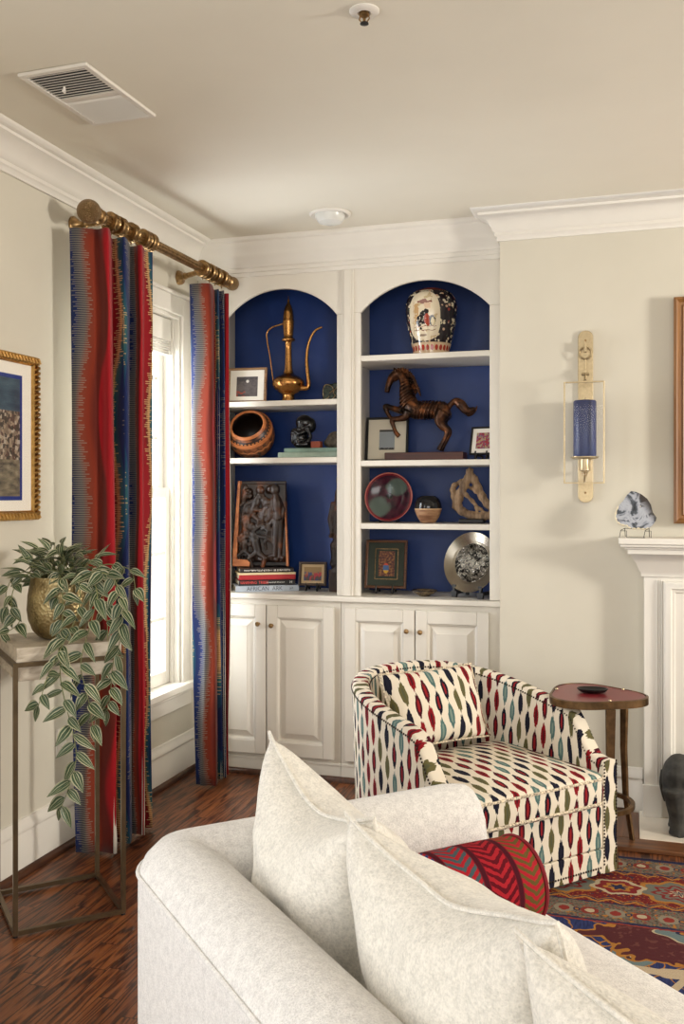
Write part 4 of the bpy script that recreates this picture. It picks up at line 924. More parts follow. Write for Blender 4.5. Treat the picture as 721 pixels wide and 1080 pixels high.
# ------------------------------------------------------------------ rug
def rug_mat():
    n = N('oriental_rug', rough=.95, spec=.1); p = n.xyz(); x, y = p[0], p[1]
    jx = n.noise(n.comb(x * 60, y * 60), 1, 2) - .5
    e = 3.872 - y + jx * .016                                          # distance from the far edge
    NAVY, RED, MAR, GREY, GOLD, CRM, TEAL = (28, 38, 76), (128, 26, 32), (86, 32, 40), (128, 122, 108), (184, 124, 52), (200, 184, 152), (112, 132, 134)
    def cell(sx, x0=0.): return ((x - x0) / sx).fract() - .5
    def blob(u, v, w): return (u * u + v * v).sqrt().lt(w)
    speck = n.vor(n.comb(x * 70, y * 70), 1, 'Color'); rs = n.white(speck)
    sp = n.ramp(rs, [(0, RED), (.22, NAVY), (.4, GOLD), (.58, GREY), (.8, CRM), (.9, TEAL)], True)
    # blue field with vines, rosettes and a large medallion
    ab = n.noise(n.comb(x * 160, y * 22), 1, 2)
    c = n.ramp(ab, [(.3, (24, 36, 84)), (.7, (44, 64, 122))])
    vine = (n.noise(n.comb(x * 9 + 4, y * 9), 1, 1) - .5).abs().lt(.012); c = n.mix(vine, c, GOLD)
    vr = n.node('ShaderNodeTexVoronoi'); n.link(vr.inputs['Vector'], n.comb(x * 5.2, y * 5.2)); vr.inputs['Scale'].default_value = 1
    d = V(n, vr.outputs['Distance']); pc = n.white(V(n, vr.outputs['Color'])); jag = d + jx * .10
    c = n.mix(jag.lt(.34) * pc.gt(.45), c, n.ramp(pc, [(.45, MAR), (.62, TEAL), (.8, (132, 40, 36))], True))
    c = n.mix((jag - .34).abs().lt(.016) * pc.gt(.45), c, GOLD); c = n.mix(jag.lt(.16), c, GOLD); c = n.mix(jag.lt(.11), c, (70, 40, 48)); c = n.mix(jag.lt(.05), c, CRM)
    lobe = n.noise(n.comb(x * 17, y * 17), 1, 1) - .5
    def ell(cx, cy, rx, ry, col, k=.3, edge=None, lobes=0, la=0.):
        nonlocal c
        q = (((x - cx) / rx).pow(2) + ((y - cy) / ry).pow(2)).sqrt() + lobe * k
        if lobes: q = q + (n.math('ARCTAN2', (y - cy) / ry, (x - cx) / rx) * lobes).sin() * la
        c = n.mix(q.lt(1), c, col)
        if edge: c = n.mix((q - 1).abs().lt(.03), c, edge)
        return q
    ell(2.44, 3.20, .36, .20, MAR, .5, GOLD, 9, .10); c = n.mix((n.noise(n.comb(x * 40, y * 40), 1, 1).gt(.6)) * ((((x - 2.44) / .3).pow(2) + ((y - 3.2) / .16).pow(2)).lt(1)), c, (110, 60, 56))
    ell(2.46, 3.25, .19, .085, TEAL, .4, CRM, 7, .12); ell(2.47, 3.255, .12, .05, GOLD, .3, NAVY, 5, .1); ell(2.47, 3.258, .06, .024, (150, 60, 50), .2)
    ell(2.15, 2.55, .17, .15, (116, 128, 128), .1, GOLD, 8, .05)
    ang = n.math('ARCTAN2', y - 2.56, x - 2.15); rr = (((x - 2.15) * (x - 2.15) + (y - 2.56) * (y - 2.56))).sqrt()
    c = n.mix(rr.lt((ang * 8).sin() * .012 + .075), c, (120, 48, 40)); c = n.mix(rr.lt((ang * 8).sin() * .012 + .062), c, (196, 176, 150)); c = n.mix(rr.lt(.034), c, NAVY); c = n.mix(rr.lt(.016), c, CRM)
    ell(1.78, 3.1, .09, .05, (96, 110, 104), .4, GOLD, 5, .15); ell(2.0, 3.13, .03, .02, CRM, .2); ell(1.97, 3.07, .024, .018, (150, 110, 60), .2)
    # small cream deer-like motif with long legs
    def seg(x0, y0, x1, y1, w, col=(206, 186, 156)):
        nonlocal c
        dx, dy = x1 - x0, y1 - y0; L2 = dx * dx + dy * dy
        t = (((x - x0) * dx + (y - y0) * dy) / L2).max(0.).min(1.); c = n.mix(((x - x0 - t * dx).pow(2) + (y - y0 - t * dy).pow(2)).lt(w * w), c, col)
    seg(2.09, 2.97, 2.30, 2.96, .02); seg(2.30, 2.96, 2.60, 3.0, .03); seg(2.09, 2.97, 2.06, 2.78, .008); seg(2.22, 2.96, 2.23, 2.84, .016); seg(2.23, 2.84, 2.15, 2.8, .009); seg(2.36, 2.96, 2.30, 2.84, .012); seg(2.5, 2.98, 2.5, 2.84, .012)
    seg(1.80, 2.99, 1.94, 2.95, .011, GOLD); seg(1.82, 2.93, 1.93, 3.01, .010, GOLD); seg(1.94, 2.72, 2.02, 2.72, .018, GOLD); seg(1.86, 3.14, 1.9, 3.16, .012, CRM); seg(1.99, 2.98, 2.0, 2.99, .022, CRM); seg(1.99, 2.98, 2.0, 2.99, .012, NAVY)
    # borders, counted inwards from the far edge
    def band(lo, hi, col): 
        nonlocal c
        c = n.mix(e.gt(lo) * e.lt(hi), c, col)
    def row(lo, hi, sx, x0, w, col, inner=None, sq=1.):
        nonlocal c
        mid = (lo + hi) / 2; u = cell(sx, x0) * sx; v = (e - mid) * sq; m = blob(u, v, w); c = n.mix(m, c, col)
        if inner: c = n.mix(blob(u, v, w * .55), c, inner)
    w2 = n.noise(n.comb(x * 38, y * 38), 1, 2)
    w3 = n.noise(n.comb(x * 85, y * 85 + 9), 1, 2)
    def guard(lo, hi):
        g_ = n.mix(w3.gt(.55), (118, 112, 98), (88, 78, 68)); g_ = n.mix(w3.lt(.40), g_, (146, 62, 50)); g_ = n.mix(w2.gt(.62), g_, GOLD); band(lo, hi, g_)
        row(lo, hi, .17, .02, .034, (150, 140, 120), (148, 48, 42), 1.); row(lo, hi, .17, .105, .03, (140, 50, 44), CRM, 1.1); row(lo, hi, .17, .0625, .012, NAVY, GOLD, 1.)
    guard(.0, .165); guard(.458, .62)
    rd = n.mix(w3.gt(.57), (124, 24, 30), (92, 26, 34)); rd = n.mix(w3.lt(.38), rd, GOLD); rd = n.mix(w2.gt(.62), rd, (50, 44, 66)); band(.165, .458, rd)
    def med(x0, w_, sx, cols, lob):
        nonlocal c
        u = cell(.42, x0) * .42 * .8; v = (e - .31) * 1.15; q = (u * u + v * v).sqrt() + (n.math('ARCTAN2', v, u) * lob).sin() * w_ * .09
        for f_, co in cols: c = n.mix(q.lt(w_ * f_), c, co)
    med(.05, .115, .42, [(1, GOLD), (.86, (116, 118, 108)), (.62, (134, 36, 38)), (.5, (120, 120, 110)), (.36, (140, 40, 40)), (.2, CRM), (.1, NAVY)], 8)
    med(.26, .075, .42, [(1, CRM), (.8, (134, 34, 38)), (.5, GOLD), (.3, NAVY)], 6)
    zig = ((x / .085).fract() - .5).abs() * .06
    for lo in (.165, .435): c = n.mix(((e - lo) + zig - .016).abs().lt(.013), c, GOLD); c = n.mix(((e - lo) + zig - .012).abs().lt(.004), c, NAVY)
    for lo, hi in ((.0, .026), (.155, .165), (.458, .466), (.60, .612)): band(lo, hi, NAVY)
    band(.612, .622, (150, 60, 50))
    pile = n.noise(n.comb(x * 700, y * 250), 1, 2); c = n.mix((pile - .2).max(0.).min(.6), c, (62, 54, 50)); n.set('Base Color', c); n.bump(pile + jx, .5, .003); return n.m
rg = MB().box(1.5, 1.0, .001, 4.6, 3.872, .011).build('rug', rug_mat(), None, bevel=.003)
tag(rg, 'red and navy patterned oriental rug on the wood floor', 'rug')
# ------------------------------------------------------------------ sofa, pillows, bolster
def boucle(name, c, k=.06, sc=260):
    n = N(name, rough=.95, spec=.1); a = n.noise(n.vec(), sc, 2, .7); b = n.noise(n.vec(), 55, 3, .6)
    d = tuple(int(v * (1 - k * 2.2)) for v in c); n.set('Base Color', n.ramp(a * .6 + b * .4, [(.36, d), (.6, c)])); n.set('Sheen Weight', .3); n.bump(a + b * .5, .55, .004); return n.m
M_sofa = boucle('ivory_boucle', (238, 235, 231)); M_pil = boucle('cream_chenille', (234, 229, 219), .055, 190)
so = thing('sofa', 'ivory boucle sofa with low curved back in the foreground', 'sofa', (1.124, 1.863, .012), rad(45.57))
AL, BL = .865, 2.35
def sofa_path(r=.14, n=10):
    P = [(AL - k * .02, 0) for k in range(3)] + [(AL - .1 - (AL - .1 - r) * k / 5, 0) for k in range(6)]
    P += [(r - r * sin(PI / 2 * k / n), -r + r * cos(PI / 2 * k / n)) for k in range(1, n + 1)]
    P += [(0, -r - (BL - r) * k / 10) for k in range(1, 11)]
    return P
def offs(P, i, o):
    a = Vector(P[max(i - 1, 0)]); b = Vector(P[min(i + 1, len(P) - 1)]); t = (b - a).normalized(); return Vector(P[i]) + Vector((-t.y, t.x)) * o
prof = [(.0, .05), (0, .3), (0, .59), (.003, .612), (.014, .638), (.04, .664), (.085, .676), (.125, .67), (.16, .648), (.185, .61), (.197, .55), (.2, .46), (.2, .3), (.2, .1)]
P = sofa_path(); rings = []; RC_ = .14
def soff(i, o):
    x, y = P[i]
    if x < RC_ and y > -RC_ and o > RC_ * .999: return Vector((o, -o))
    q = offs(P, i, o); ox_ = max(0, o) * (1 if o > RC_ else 0)
    if P[i][1] > -RC_: q.x = max(q.x, ox_)
    else: q.y = min(q.y, -ox_)
    return q
for i in range(len(P)):
    sh = .028 if i == 0 else (.008 if i == 1 else 0)
    r = []
    for o, z in prof:
        oo = max(.0, min(.2, o)); oo = .1 + (oo - .1) * (1 - sh * 5); q = soff(i, oo); r.append((q.x, q.y, z - sh * (z - .3) * .55))
    rings.append(r)
MB().loft(rings).build('back', M_sofa, so, angle=70)
MB().tube([tuple(offs(P, i, .0)) + (.611,) for i in range(1, len(P))], .0048, 8).build('piping', M_sofa, so)
def cushion(w, d, h, rr, crown, n=10):
    """rounded box centred in x, y from 0..d, z 0..h with uv u=x v=y+z"""
    def rrect(ins, k=6):
        x1, y0, y1, r = w / 2 - ins, ins, d - ins, max(.004, rr); out = []
        for cx, cy, a0 in ((x1 - r, y0 + r, -PI / 2), (x1 - r, y1 - r, 0), (-x1 + r, y1 - r, PI / 2), (-x1 + r, y0 + r, PI)):
            out += [(cx + r * cos(a0 + PI / 2 * j / k), cy + r * sin(a0 + PI / 2 * j / k)) for j in range(k + 1)]
        return out
    lev = [(.018, 0)] + [(.018 * (1 - sin(t)), .018 * (1 - cos(t))) for t in (.5, 1.0, PI / 2)] + [(-.004, h * .5)] + [(.018 * (1 - cos(t)), h - .018 + .018 * sin(t)) for t in (0, .6, 1.1, PI / 2)]
    rings = [[(x, y, z) for x, y in rrect(i)] for i, z in lev]
    for f in (.15, .35, .6, .85, .98):
        base = rrect(.018); rings.append([(x * (1 - f), d / 2 + (y - d / 2) * (1 - f), h + crown * (1 - (1 - f) ** 2)) for x, y in base])
    return MB().loft(rings, uv=lambda i, j: (rings[i][j % len(rings[0])][0], rings[i][j % len(rings[0])][1] + rings[i][j % len(rings[0])][2]))
c = cushion(BL - .24, .74, .15, .04, .02); c.build('seat_cushion', M_sofa, so, angle=80).matrix_local = T(.95, -.21 - (BL - .24) / 2, .26) @ RZ(PI / 2)
MB().box(.19, -BL + .01, .06, .92, -.19, .258).build('seat_base', M_sofa, so, bevel=.01)
for x, y in ((.08, -.1), (.88, -.08), (.08, -BL + .1), (.88, -BL + .1)):
    MB().lathe([(0, 0), (.02, 0), (.028, .062), (0, .062)], seg=16, M=T(x, y, 0)).build('leg', M_wood_dk, so)
def pillow(name, label, cat, mat, w, h, t, M, group=None, seed=0, piping=None, uvm=False, pinch=.07, sag=0.):
    root = thing(name, label, cat, tuple(M.translation), 0, group); Ml = M.copy(); Ml.translation = (0, 0, 0)
    n = 26; m = MB(); edge = []
    def pt(i, j, s):
        u, v = -1 + 2 * i / n, -1 + 2 * j / n; pu = 1 - pinch * (1 - v * v) ** 1.0 * .9 ; pv = 1 - pinch * (1 - u * u) * .9
        x, z = u * pu * w / 2, v * pv * h / 2 - sag * ((v + 1) / 2) ** 1.5 * (1 - abs(u) ** 1.6) * (1.2 - .35 * u)
        b = ((1 - u ** 2) * (1 - v ** 2)); prof_ = b ** .46
        wr = mnoise.noise((u * 2.2 + seed * 3.1, v * 2.2, s * 2.0 + seed)) * .16 + mnoise.noise((u * 5 + seed, v * 5, s + seed * 2)) * .06
        y = s * t / 2 * prof_ * (1 + wr * min(1, b * 4)) + .012 * mnoise.noise((u * 1.6 + seed, v * 1.6, 7)) 
        return (x, y, z)
    for s in (-1, 1):
        rows = [[pt(i, j, s) for i in range(n + 1)] for j in range(n + 1)]
        m.loft(rows, closed=False, caps=False, uv=lambda a, b_: (rows[a][b_][0], rows[a][b_][2]))
    o = m.build('cover', mat, None, angle=180); me = o.data
    b = bmesh.new(); b.from_mesh(me); bmesh.ops.remove_doubles(b, verts=b.verts, dist=.0008); bmesh.ops.recalc_face_normals(b, faces=b.faces); b.to_mesh(me); b.free()
    me.transform(Ml); o.parent = root
    d = o.modifiers.new('sub', 'SUBSURF'); d.levels = 1; d.render_levels = 1
    E_ = [pt(i, 0, 1) for i in range(n + 1)] + [pt(n, j, 1) for j in range(1, n + 1)] + [pt(n - i, n, 1) for i in range(1, n + 1)] + [pt(0, n - j, 1) for j in range(1, n)]
    MB().tube(E_, .004, 6, M=Ml, loop=True).build('piping', piping or mat, root)
    return root
def ab(a, b_, z): return Vector((1.124 + .70 * a + .714 * b_, 1.863 + .714 * a - .70 * b_, z))
def lean_M(p0, p1, size, lean, sag=0):
    """pillow whose top edge runs from p0 to p1 (a, b, z); leaning back by lean degrees, foot towards +a"""
    A, B = ab(*p0), ab(*p1); X = (B - A).normalized(); nrm = X.cross(Vector((0, 0, 1))).normalized()
    if nrm.dot(Vector((.70, .714, 0))) < 0: nrm = -nrm
    dn = (Vector((0, 0, -1)) * cos(rad(lean)) + nrm * sin(rad(lean))); dn = (dn - X * dn.dot(X)).normalized()
    Z = -dn; Y = Z.cross(X); c = (A + B) / 2 + dn * size / 2
    return basis(X, Y, Z, c)
pillow('sofa_pillow', 'square cream pillow leaning in the far corner of the sofa', 'pillow', M_pil, .47, .46, .29, lean_M((.29, .185, .90), (.28, .605, .855), .46, 10), 'cream sofa pillows', 1, sag=.066)
pillow('sofa_pillow', 'large cream pillow in the middle of the sofa back', 'pillow', M_pil, .56, .47, .26, lean_M((.25, .605, .86), (.25, 1.13, .88), .47, 16), 'cream sofa pillows', 2, sag=.05)
pillow('sofa_pillow', 'cream pillow nearest the camera at the bottom right of the photo', 'pillow', M_pil, .60, .47, .22, lean_M((.20, 1.13, .875), (.23, 1.72, .87), .47, 18), 'cream sofa pillows', 5, sag=.035)
def bolster_mat():
    n = N('red_chevron_weave', rough=.9, spec=.1); q = n.xyz('UV'); u, v = q[0], q[1]; bw = .088
    k = ((u + .012) / bw); bi = k.floor(); f = k.fract(); j = n.noise(n.comb(u * 120, v * 60), 1, 2) - .5
    tri = (f - .5).abs() * 2; s = (v / .021 + tri * 1.5 + j * .45).fract()
    alt = n.ramp((bi / 5.0).fract(), [(0, (96, 78, 40)), (.19, (92, 16, 28)), (.39, (70, 86, 92)), (.59, (44, 62, 120)), (.79, (84, 26, 40))], True)
    c = n.mix(s.lt(.5 ), alt, (164, 34, 44)); c = n.mix(tri.gt(.84), c, (72, 20, 32)); c = n.mix(tri.gt(.80) * tri.lt(.86), c, (110, 24, 36))
    n.set('Base Color', c); n.bump(j + n.noise(n.comb(u * 500, v * 500), 1, 2), .4, .002); return n.m
M_bol = bolster_mat()
pb0, pb1 = ab(.45, .312, .515), ab(.865, .30, .512)
bo = thing('bolster_pillow', 'round red chevron bolster pillow lying against the sofa arm', 'pillow', tuple((pb0 + pb1) / 2))
ax = (pb1 - pb0); Lb = ax.length; ax.normalize(); rb = .102
side = Vector((0, 0, 1)).cross(ax).normalized(); Mb = basis(side, ax.cross(side), ax)
prof = [(.0, -Lb / 2 - .012), (.05, -Lb / 2 - .01), (.09, -Lb / 2 - .004), (rb - .003, -Lb / 2 + .004)] + [(rb + .004 * sin(PI * k / 10), -Lb / 2 + .008 + (Lb - .016) * k / 10) for k in range(11)] + [(rb - .003, Lb / 2 - .004), (.09, Lb / 2 + .004), (.05, Lb / 2 + .01), (0, Lb / 2 + .012)]
rings = [[(max(r, 1e-4) * cos(2 * PI * k / 40), max(r, 1e-4) * sin(2 * PI * k / 40), z) for k in range(40)] for r, z in prof]
MB().loft(rings, M=Mb, uv=lambda i, j: (Lb / 2 - prof[i][1], j / 40 * 2 * PI * rb)).build('cover', M_bol, bo, angle=60)
M_rpipe = plain('dark_red_cord', (130, 22, 36), .8)
for z in (-Lb / 2, Lb / 2): MB().tube([((rb - .001) * cos(t), (rb - .001) * sin(t), z) for t in [2 * PI * k / 40 for k in range(40)]], .005, 6, M=Mb, loop=True).build('piping', M_rpipe, bo)

# ------------------------------------------------------------------ armchair
def ikat(name='ikat_fabric', p=.108, cw=.0465):
    n = N(name, rough=.88, spec=.15); q = n.xyz('UV'); u, v = q[0], q[1]
    j = n.noise(n.comb(u * 260, v * 9), 1, 2, .6) - .5
    col = (u / cw).floor(); du = (((u / cw).fract()) - .5).abs() * cw
    vv = v / p + col * .5 + j * .42 ; cl = vv.floor(); dv = (vv.fract() - .5).abs()
    hw = (1 - (dv / .47).pow(2.2)).max(0.) * .0140; m = (du + j * .003).lt(hw); inner = du.lt(hw * .34) * (dv + j * .1).lt(.22)
    h = ((col * 2 + cl * 3 + (col * .5).floor()) / 6.0 + .02).fract()
    A = [(0, (20, 20, 34)), (.166, (132, 22, 30)), (.333, (96, 90, 56)), (.5, (78, 106, 104)), (.666, (70, 18, 30)), (.833, (26, 26, 40))]
    B = [(0, (128, 30, 34)), (.166, (80, 20, 28)), (.333, (84, 84, 60)), (.5, (120, 138, 128)), (.666, (140, 30, 34)), (.833, (30, 30, 44))]
    c = n.mix(m, (222, 211, 192), n.ramp(h, A, True)); c = n.mix(inner * m, c, n.ramp(h, B, True))
    w = n.noise(n.comb(u * 900, v * 900), 1, 1); n.set('Base Color', c); n.bump(w, .25, .001); return n.m
M_ik = ikat()
ch = thing('armchair', 'barrel armchair in cream ikat fabric with dark nailhead trim', 'armchair', (1.879, 3.377, .012), rad(48.65))
HW, DP = .40, .86
def plan(k, n=44):
    """outer plan curve, from the front of the left arm round the back to the right arm"""
    s = k / n; st = .36; 
    L1 = st; La = PI * .5 * (HW + DP - st) ; tot = 2 * L1 + La; d = s * tot
    if d < L1: return (-HW, d)
    if d > L1 + La: return (HW, L1 - (d - L1 - La))
    a = (d - L1) / La * PI; e = .82
    cx, sy = -cos(a), sin(a)
    return (HW * math.copysign(abs(cx) ** e, cx), st + (DP - st) * abs(sy) ** e)
def htop(y):
    if y < .05: return .432
    if y < .2: t = (y - .05) / .15; return .432 + (.59 - .432) * (t * t * (3 - 2 * t))
    return .59 + (y - .2) / .66 * .112
NP = 60; Q = [plan(k, NP) for k in range(NP + 1)]
def noff(i, o):
    a = Vector(Q[max(i - 1, 0)]); b = Vector(Q[min(i + 1, NP)]); t = (b - a).normalized(); return Vector(Q[i]) + Vector((t.y, -t.x)) * o
rings = []; us = []; L = 0
for i in range(NP + 1):
    if i: L += (Vector(Q[i]) - Vector(Q[i - 1])).length
    us.append(L); y = Q[i][1]; h = htop(y); th = .07; flare = .02 * min(1, y / .4)
    pr = [(0 + flare, .016), (flare * .5, h * .5), (0, h - .02), (.006, h - .004), (.018, h), (th - .018, h), (th - .006, h - .004), (th, h - .02), (th + flare, h * .6), (th + flare, .016)]
    rings.append([(noff(i, o).x, noff(i, o).y, z) for o, z in pr])
vv = [0.0]
def vcoord(i, j):
    r = rings[i]; s = r[0][2]; 
    for a, b_ in zip(r[:j], r[1:j + 1]): s += (Vector(a) - Vector(b_)).length
    return s
m = MB(); m.loft(rings, closed=False, caps=False, uv=lambda i, j: (us[i], vcoord(i, j)))
for e in (0, NP):   # front faces of the arms
    r = rings[e]; m.add(r, [tuple(range(len(r)))], uvs=[[(q[0] , q[2]) for q in r]])
m.build('shell', M_ik, ch, angle=60)
M_nail = plain('dark_bronze_nailheads', (52, 40, 30), .35, .8)
m = MB()
def nails(pts, dirn, step=.0125, r=.0045):
    acc = 0; prev = None
    P_ = [Vector(p) for p in pts]
    for a, b_ in zip(P_, P_[1:]):
        Ls = (b_ - a).length; d = acc
        while d < Ls:
            c_ = a + (b_ - a) * (d / Ls); m.lathe([(r, 0), (r * .75, .002), (r * .3, .0032), (0, .0034)], seg=6, M=basis(*dirn(c_)) if False else Matrix.Translation(c_) @ dirn(c_)); d += step
        acc = d - Ls
def face_dir(v):
    return Vector(v).to_track_quat('Z', 'Y').to_matrix().to_4x4()
top_out = [Vector(r[2]) for r in rings]; top_in = [Vector(r[7]) for r in rings]
nails(top_out, lambda c_: face_dir((c_.x, c_.y - .35, .2))); nails(top_in, lambda c_: face_dir((-c_.x, .35 - c_.y, .3)))
for sx in (-1, 1):
    for x in (sx * (HW - .004), sx * (HW - .066)): nails([(x, -.0005, .05), (x, -.0005, .43)], lambda c_: face_dir((0, -1, 0)))
nails([(-HW + .075, -.003, .042), (HW - .075, -.003, .042)], lambda c_: face_dir((0, -1, 0)))
o = m.build('nailhead_trim', M_nail, ch); o['kind'] = 'stuff'; o['label'] = 'row of dark bronze nailheads'
def uvbox(x0, y0, z0, x1, y1, z1, voff=0):
    mb = MB(); mb.box(x0, y0, z0, x1, y1, z1); mb.uv = [[(mb.v[k][0], mb.v[k][1] + mb.v[k][2] + voff) for k in f] for f in mb.f]; return mb
uvbox(-HW + .072, .0, .11, HW - .072, .5, .272, .03).build('front_panel', M_ik, ch, bevel=.008)
uvbox(-HW + .072, -.002, .018, HW - .072, .5, .108, .06).build('skirt_band', M_ik, ch, bevel=.004)
cc = cushion(2 * (HW - .076), .60, .118, .05, .028); cu = cc.build('seat_cushion', M_ik, ch, angle=80); cu.location = (0, -.028, .274)
m = MB(); w_ = HW - .076
for z in (.29, .378): m.tube([(-w_ + .002, .12, z), (-w_ + .002, 0, z), (-w_ + .03, -.03, z), (0, -.032, z), (w_ - .03, -.03, z), (w_ - .002, 0, z), (w_ - .002, .12, z)], .005, 7)
M_cord = plain('speckled_cream_cord', (176, 158, 138), .8, var=.5, vs=120)
m.build('piping', M_cord, ch)
MB().lathe([(0, 0), (.2, 0), (.2, .014), (.06, .02), (.06, .028), (0, .028)], c=(0, .4, 0)).build('swivel_base', M_black, ch)
Mc = T(1.879, 3.377, .012) @ RZ(rad(48.65)) @ T(-.03, .545, .575) @ RX(rad(-24))
Mp = Mc.copy()
pillow('lumbar_pillow', 'cream ikat lumbar pillow resting against the armchair back', 'pillow', M_ik, .46, .30, .12, Mp, None, 3, M_cord, pinch=.05)

# ------------------------------------------------------------------ side table
M_bz = plain('aged_bronze', (112, 88, 60), .38, .9, var=.2, vs=25, bump=.15)
M_lac = plain('oxblood_lacquer', (112, 30, 36), .3)
stb = thing('side_table', 'three-legged bronze side table with lobed dark red top behind the armchair', 'side table', (2.05, 3.915, .001))
def lobed(r, amp, n=72, ph=rad(-3)): return [(r * (1 + amp * cos(3 * (2 * PI * k / n - ph))) * cos(2 * PI * k / n), r * (1 + amp * cos(3 * (2 * PI * k / n - ph))) * sin(2 * PI * k / n)) for k in range(n)]
A_, B_ = lobed(.187, .12), lobed(.178, .12)
MB().loft([[(x, y, z) for x, y in q] for q, z in ((lobed(.18, .12), .602), (A_, .604), (A_, .632), (B_, .634), (B_, .629))], caps=True).build('rim', M_bz, stb, angle=40)
MB().loft([[(x, y, z) for x, y in q] for q, z in ((lobed(.176, .12), .6285), (lobed(.176, .12), .6315))]).build('top', M_lac, stb, angle=40)
for a in (-64, 42, 168):
    t_ = rad(a); r0, r1 = .156, .2
    def P3(r, z, w, th): 
        c_, s_ = cos(t_), sin(t_); return [(r * c_ + dx * c_ - dy * s_, r * s_ + dx * s_ + dy * c_, z) for dx, dy in ((-th, -w), (th, -w), (th, w), (-th, w))]
    MB().loft([P3(r0, .602, .019, .007), P3(.153, .4, .016, .0065), P3(.163, .2, .0135, .006), P3(r1, .0115 if a == -64 else .0, .0115, .0055)]).build('leg', M_bz, stb, bevel=.002)
    MB().lathe([(0, 0), (.006, 0), (.005, .004), (0, .005)], seg=10, M=T(.15 * cos(t_), .15 * sin(t_), .634)).build('rivet', M_brass_lt, stb)
def ringband(r0, r1, z0, z1):
    K = 48; return MB().loft([[(r * cos(2 * PI * k / K), r * sin(2 * PI * k / K), z) for r, z in ((r0, z0), (r1, z0), (r1, z1), (r0, z1))] for k in range(K)], loop=True)
ringband(.142, .158, .19, .207).build('stretcher', M_bz, stb, angle=40)
dsh = thing('black_dish', 'small flat black dish on the dark red side table top', 'dish', (2.045, 3.925, .6335))
MB().loft([[(rx * cos(2 * PI * k / 32), ry * sin(2 * PI * k / 32), z) for k in range(32)] for rx, ry, z in ((.03, .022, 0), (.05, .034, .004), (.062, .042, .016), (.060, .040, .018), (.048, .032, .009), (.02, .014, .006))], M=RZ(rad(10))).build('bowl', M_black, dsh, angle=60)

# ------------------------------------------------------------------ plant stand and plant
M_stbz = plain('bronzed_steel', (112, 96, 74), .35, .85, var=.1, vs=12)
ps = thing('plant_stand', 'tall bronze metal stand with thick pale stone top in the left corner', 'plant stand', (.30, 2.853, 0), rad(45.8))
M_trav = N('pale_travertine', rough=.5); _p = M_trav.xyz(); _q = M_trav.noise(M_trav.comb(_p[0] * 9, _p[1] * 9, _p[2] * 30), 1, 5, .6, 1.2)
M_trav.set('Base Color', M_trav.ramp(_q, [(.3, (150, 136, 118)), (.5, (186, 174, 156)), (.7, (206, 196, 180))])); M_trav = M_trav.m
h_ = .183; tt = .0075
MB().box(-h_ + .012, -h_ + .012, .822, h_ - .012, h_ - .012, .93).build('stone_top', M_trav, ps, bevel=.002)
for sx in (-1, 1):
    for sy in (-1, 1):
        x, y = sx * (h_ - tt), sy * (h_ - tt); l = MB().box(x - tt, y - tt, .006, x + tt, y + tt, .884).build('leg', M_stbz, ps, bevel=.001)
        MB().lathe([(0, 0), (.008, 0), (.008, .006), (0, .006)], seg=10, M=T(x, y, 0)).build('foot', M_black, l)
for z, nm in ((.0135, 'bottom_rail'), (.8765, 'top_rail')):
    for s in (-1, 1):
        q = s * (h_ - tt); MB().box(-h_ + 2 * tt, q - tt, z - tt, h_ - 2 * tt, q + tt, z + tt).build(nm, M_stbz, ps); MB().box(q - tt, -h_ + 2 * tt, z - tt, q + tt, h_ - 2 * tt, z + tt).build(nm, M_stbz, ps)
pp = thing('potted_plant', 'trailing variegated green plant in hammered brass pot on the stone stand', 'potted plant', (.305, 2.848, .9305))
M_pot = N('hammered_brass', (160, 142, 100), .4, 1); M_pot.bump(M_pot.vor(M_pot.vec(), 95), .55, .004); _q = M_pot.noise(M_pot.vec(), 14, 3); M_pot.set('Base Color', M_pot.ramp(_q, [(.35, (116, 100, 68)), (.65, (172, 156, 116))])); M_pot = M_pot.m
MB().lathe([(0, 0), (.052, 0), (.07, .008), (.09, .03), (.104, .065), (.109, .1), (.106, .15), (.098, .195), (.094, .214), (.091, .214), (.095, .19), (.1, .15), (.1, .1), (0, .06)], seg=48).build('pot', M_pot, pp, angle=60)
M_soil = plain('dark_soil', (36, 28, 22), .95, var=.3, vs=120)
MB().lathe([(0, .18), (.06, .184), (.092, .178), (.09, .16), (0, .16)], seg=24).build('soil', M_soil, pp)
def leaf_mat():
    n = N('striped_leaf', rough=.45); q = n.xyz('UV'); u, v = (q[0] - .5).abs() * 2, q[1]; w = n.noise(n.vec(), 45, 2) - .5
    k = u + w * .25
    c = n.ramp(k, [(0, (150, 160, 112)), (.05, (44, 70, 36)), (.26, (34, 58, 30)), (.32, (190, 188, 152)), (.40, (186, 184, 150)), (.46, (52, 80, 42)), (.74, (34, 58, 30)), (.84, (196, 190, 160)), (1, (170, 166, 128))])
    n.set('Base Color', n.mix(n.smooth(n.noise(n.vec(), 9, 1), .35, .6), c, n.mix(.4, c, (34, 58, 34)))); n.set('Specular IOR Level', .5); n.set('Subsurface Weight', 0.); return n.m
M_leaf = leaf_mat(); M_stem = plain('pale_green_stem', (120, 124, 78), .6)
rv = Vector((.9553, .2957, 0)); tv = Vector((.2957, -.9553, 0))       # right and towards the room as seen from the sofa
lf = MB(); stm = MB(); R_ = random.Random(11)
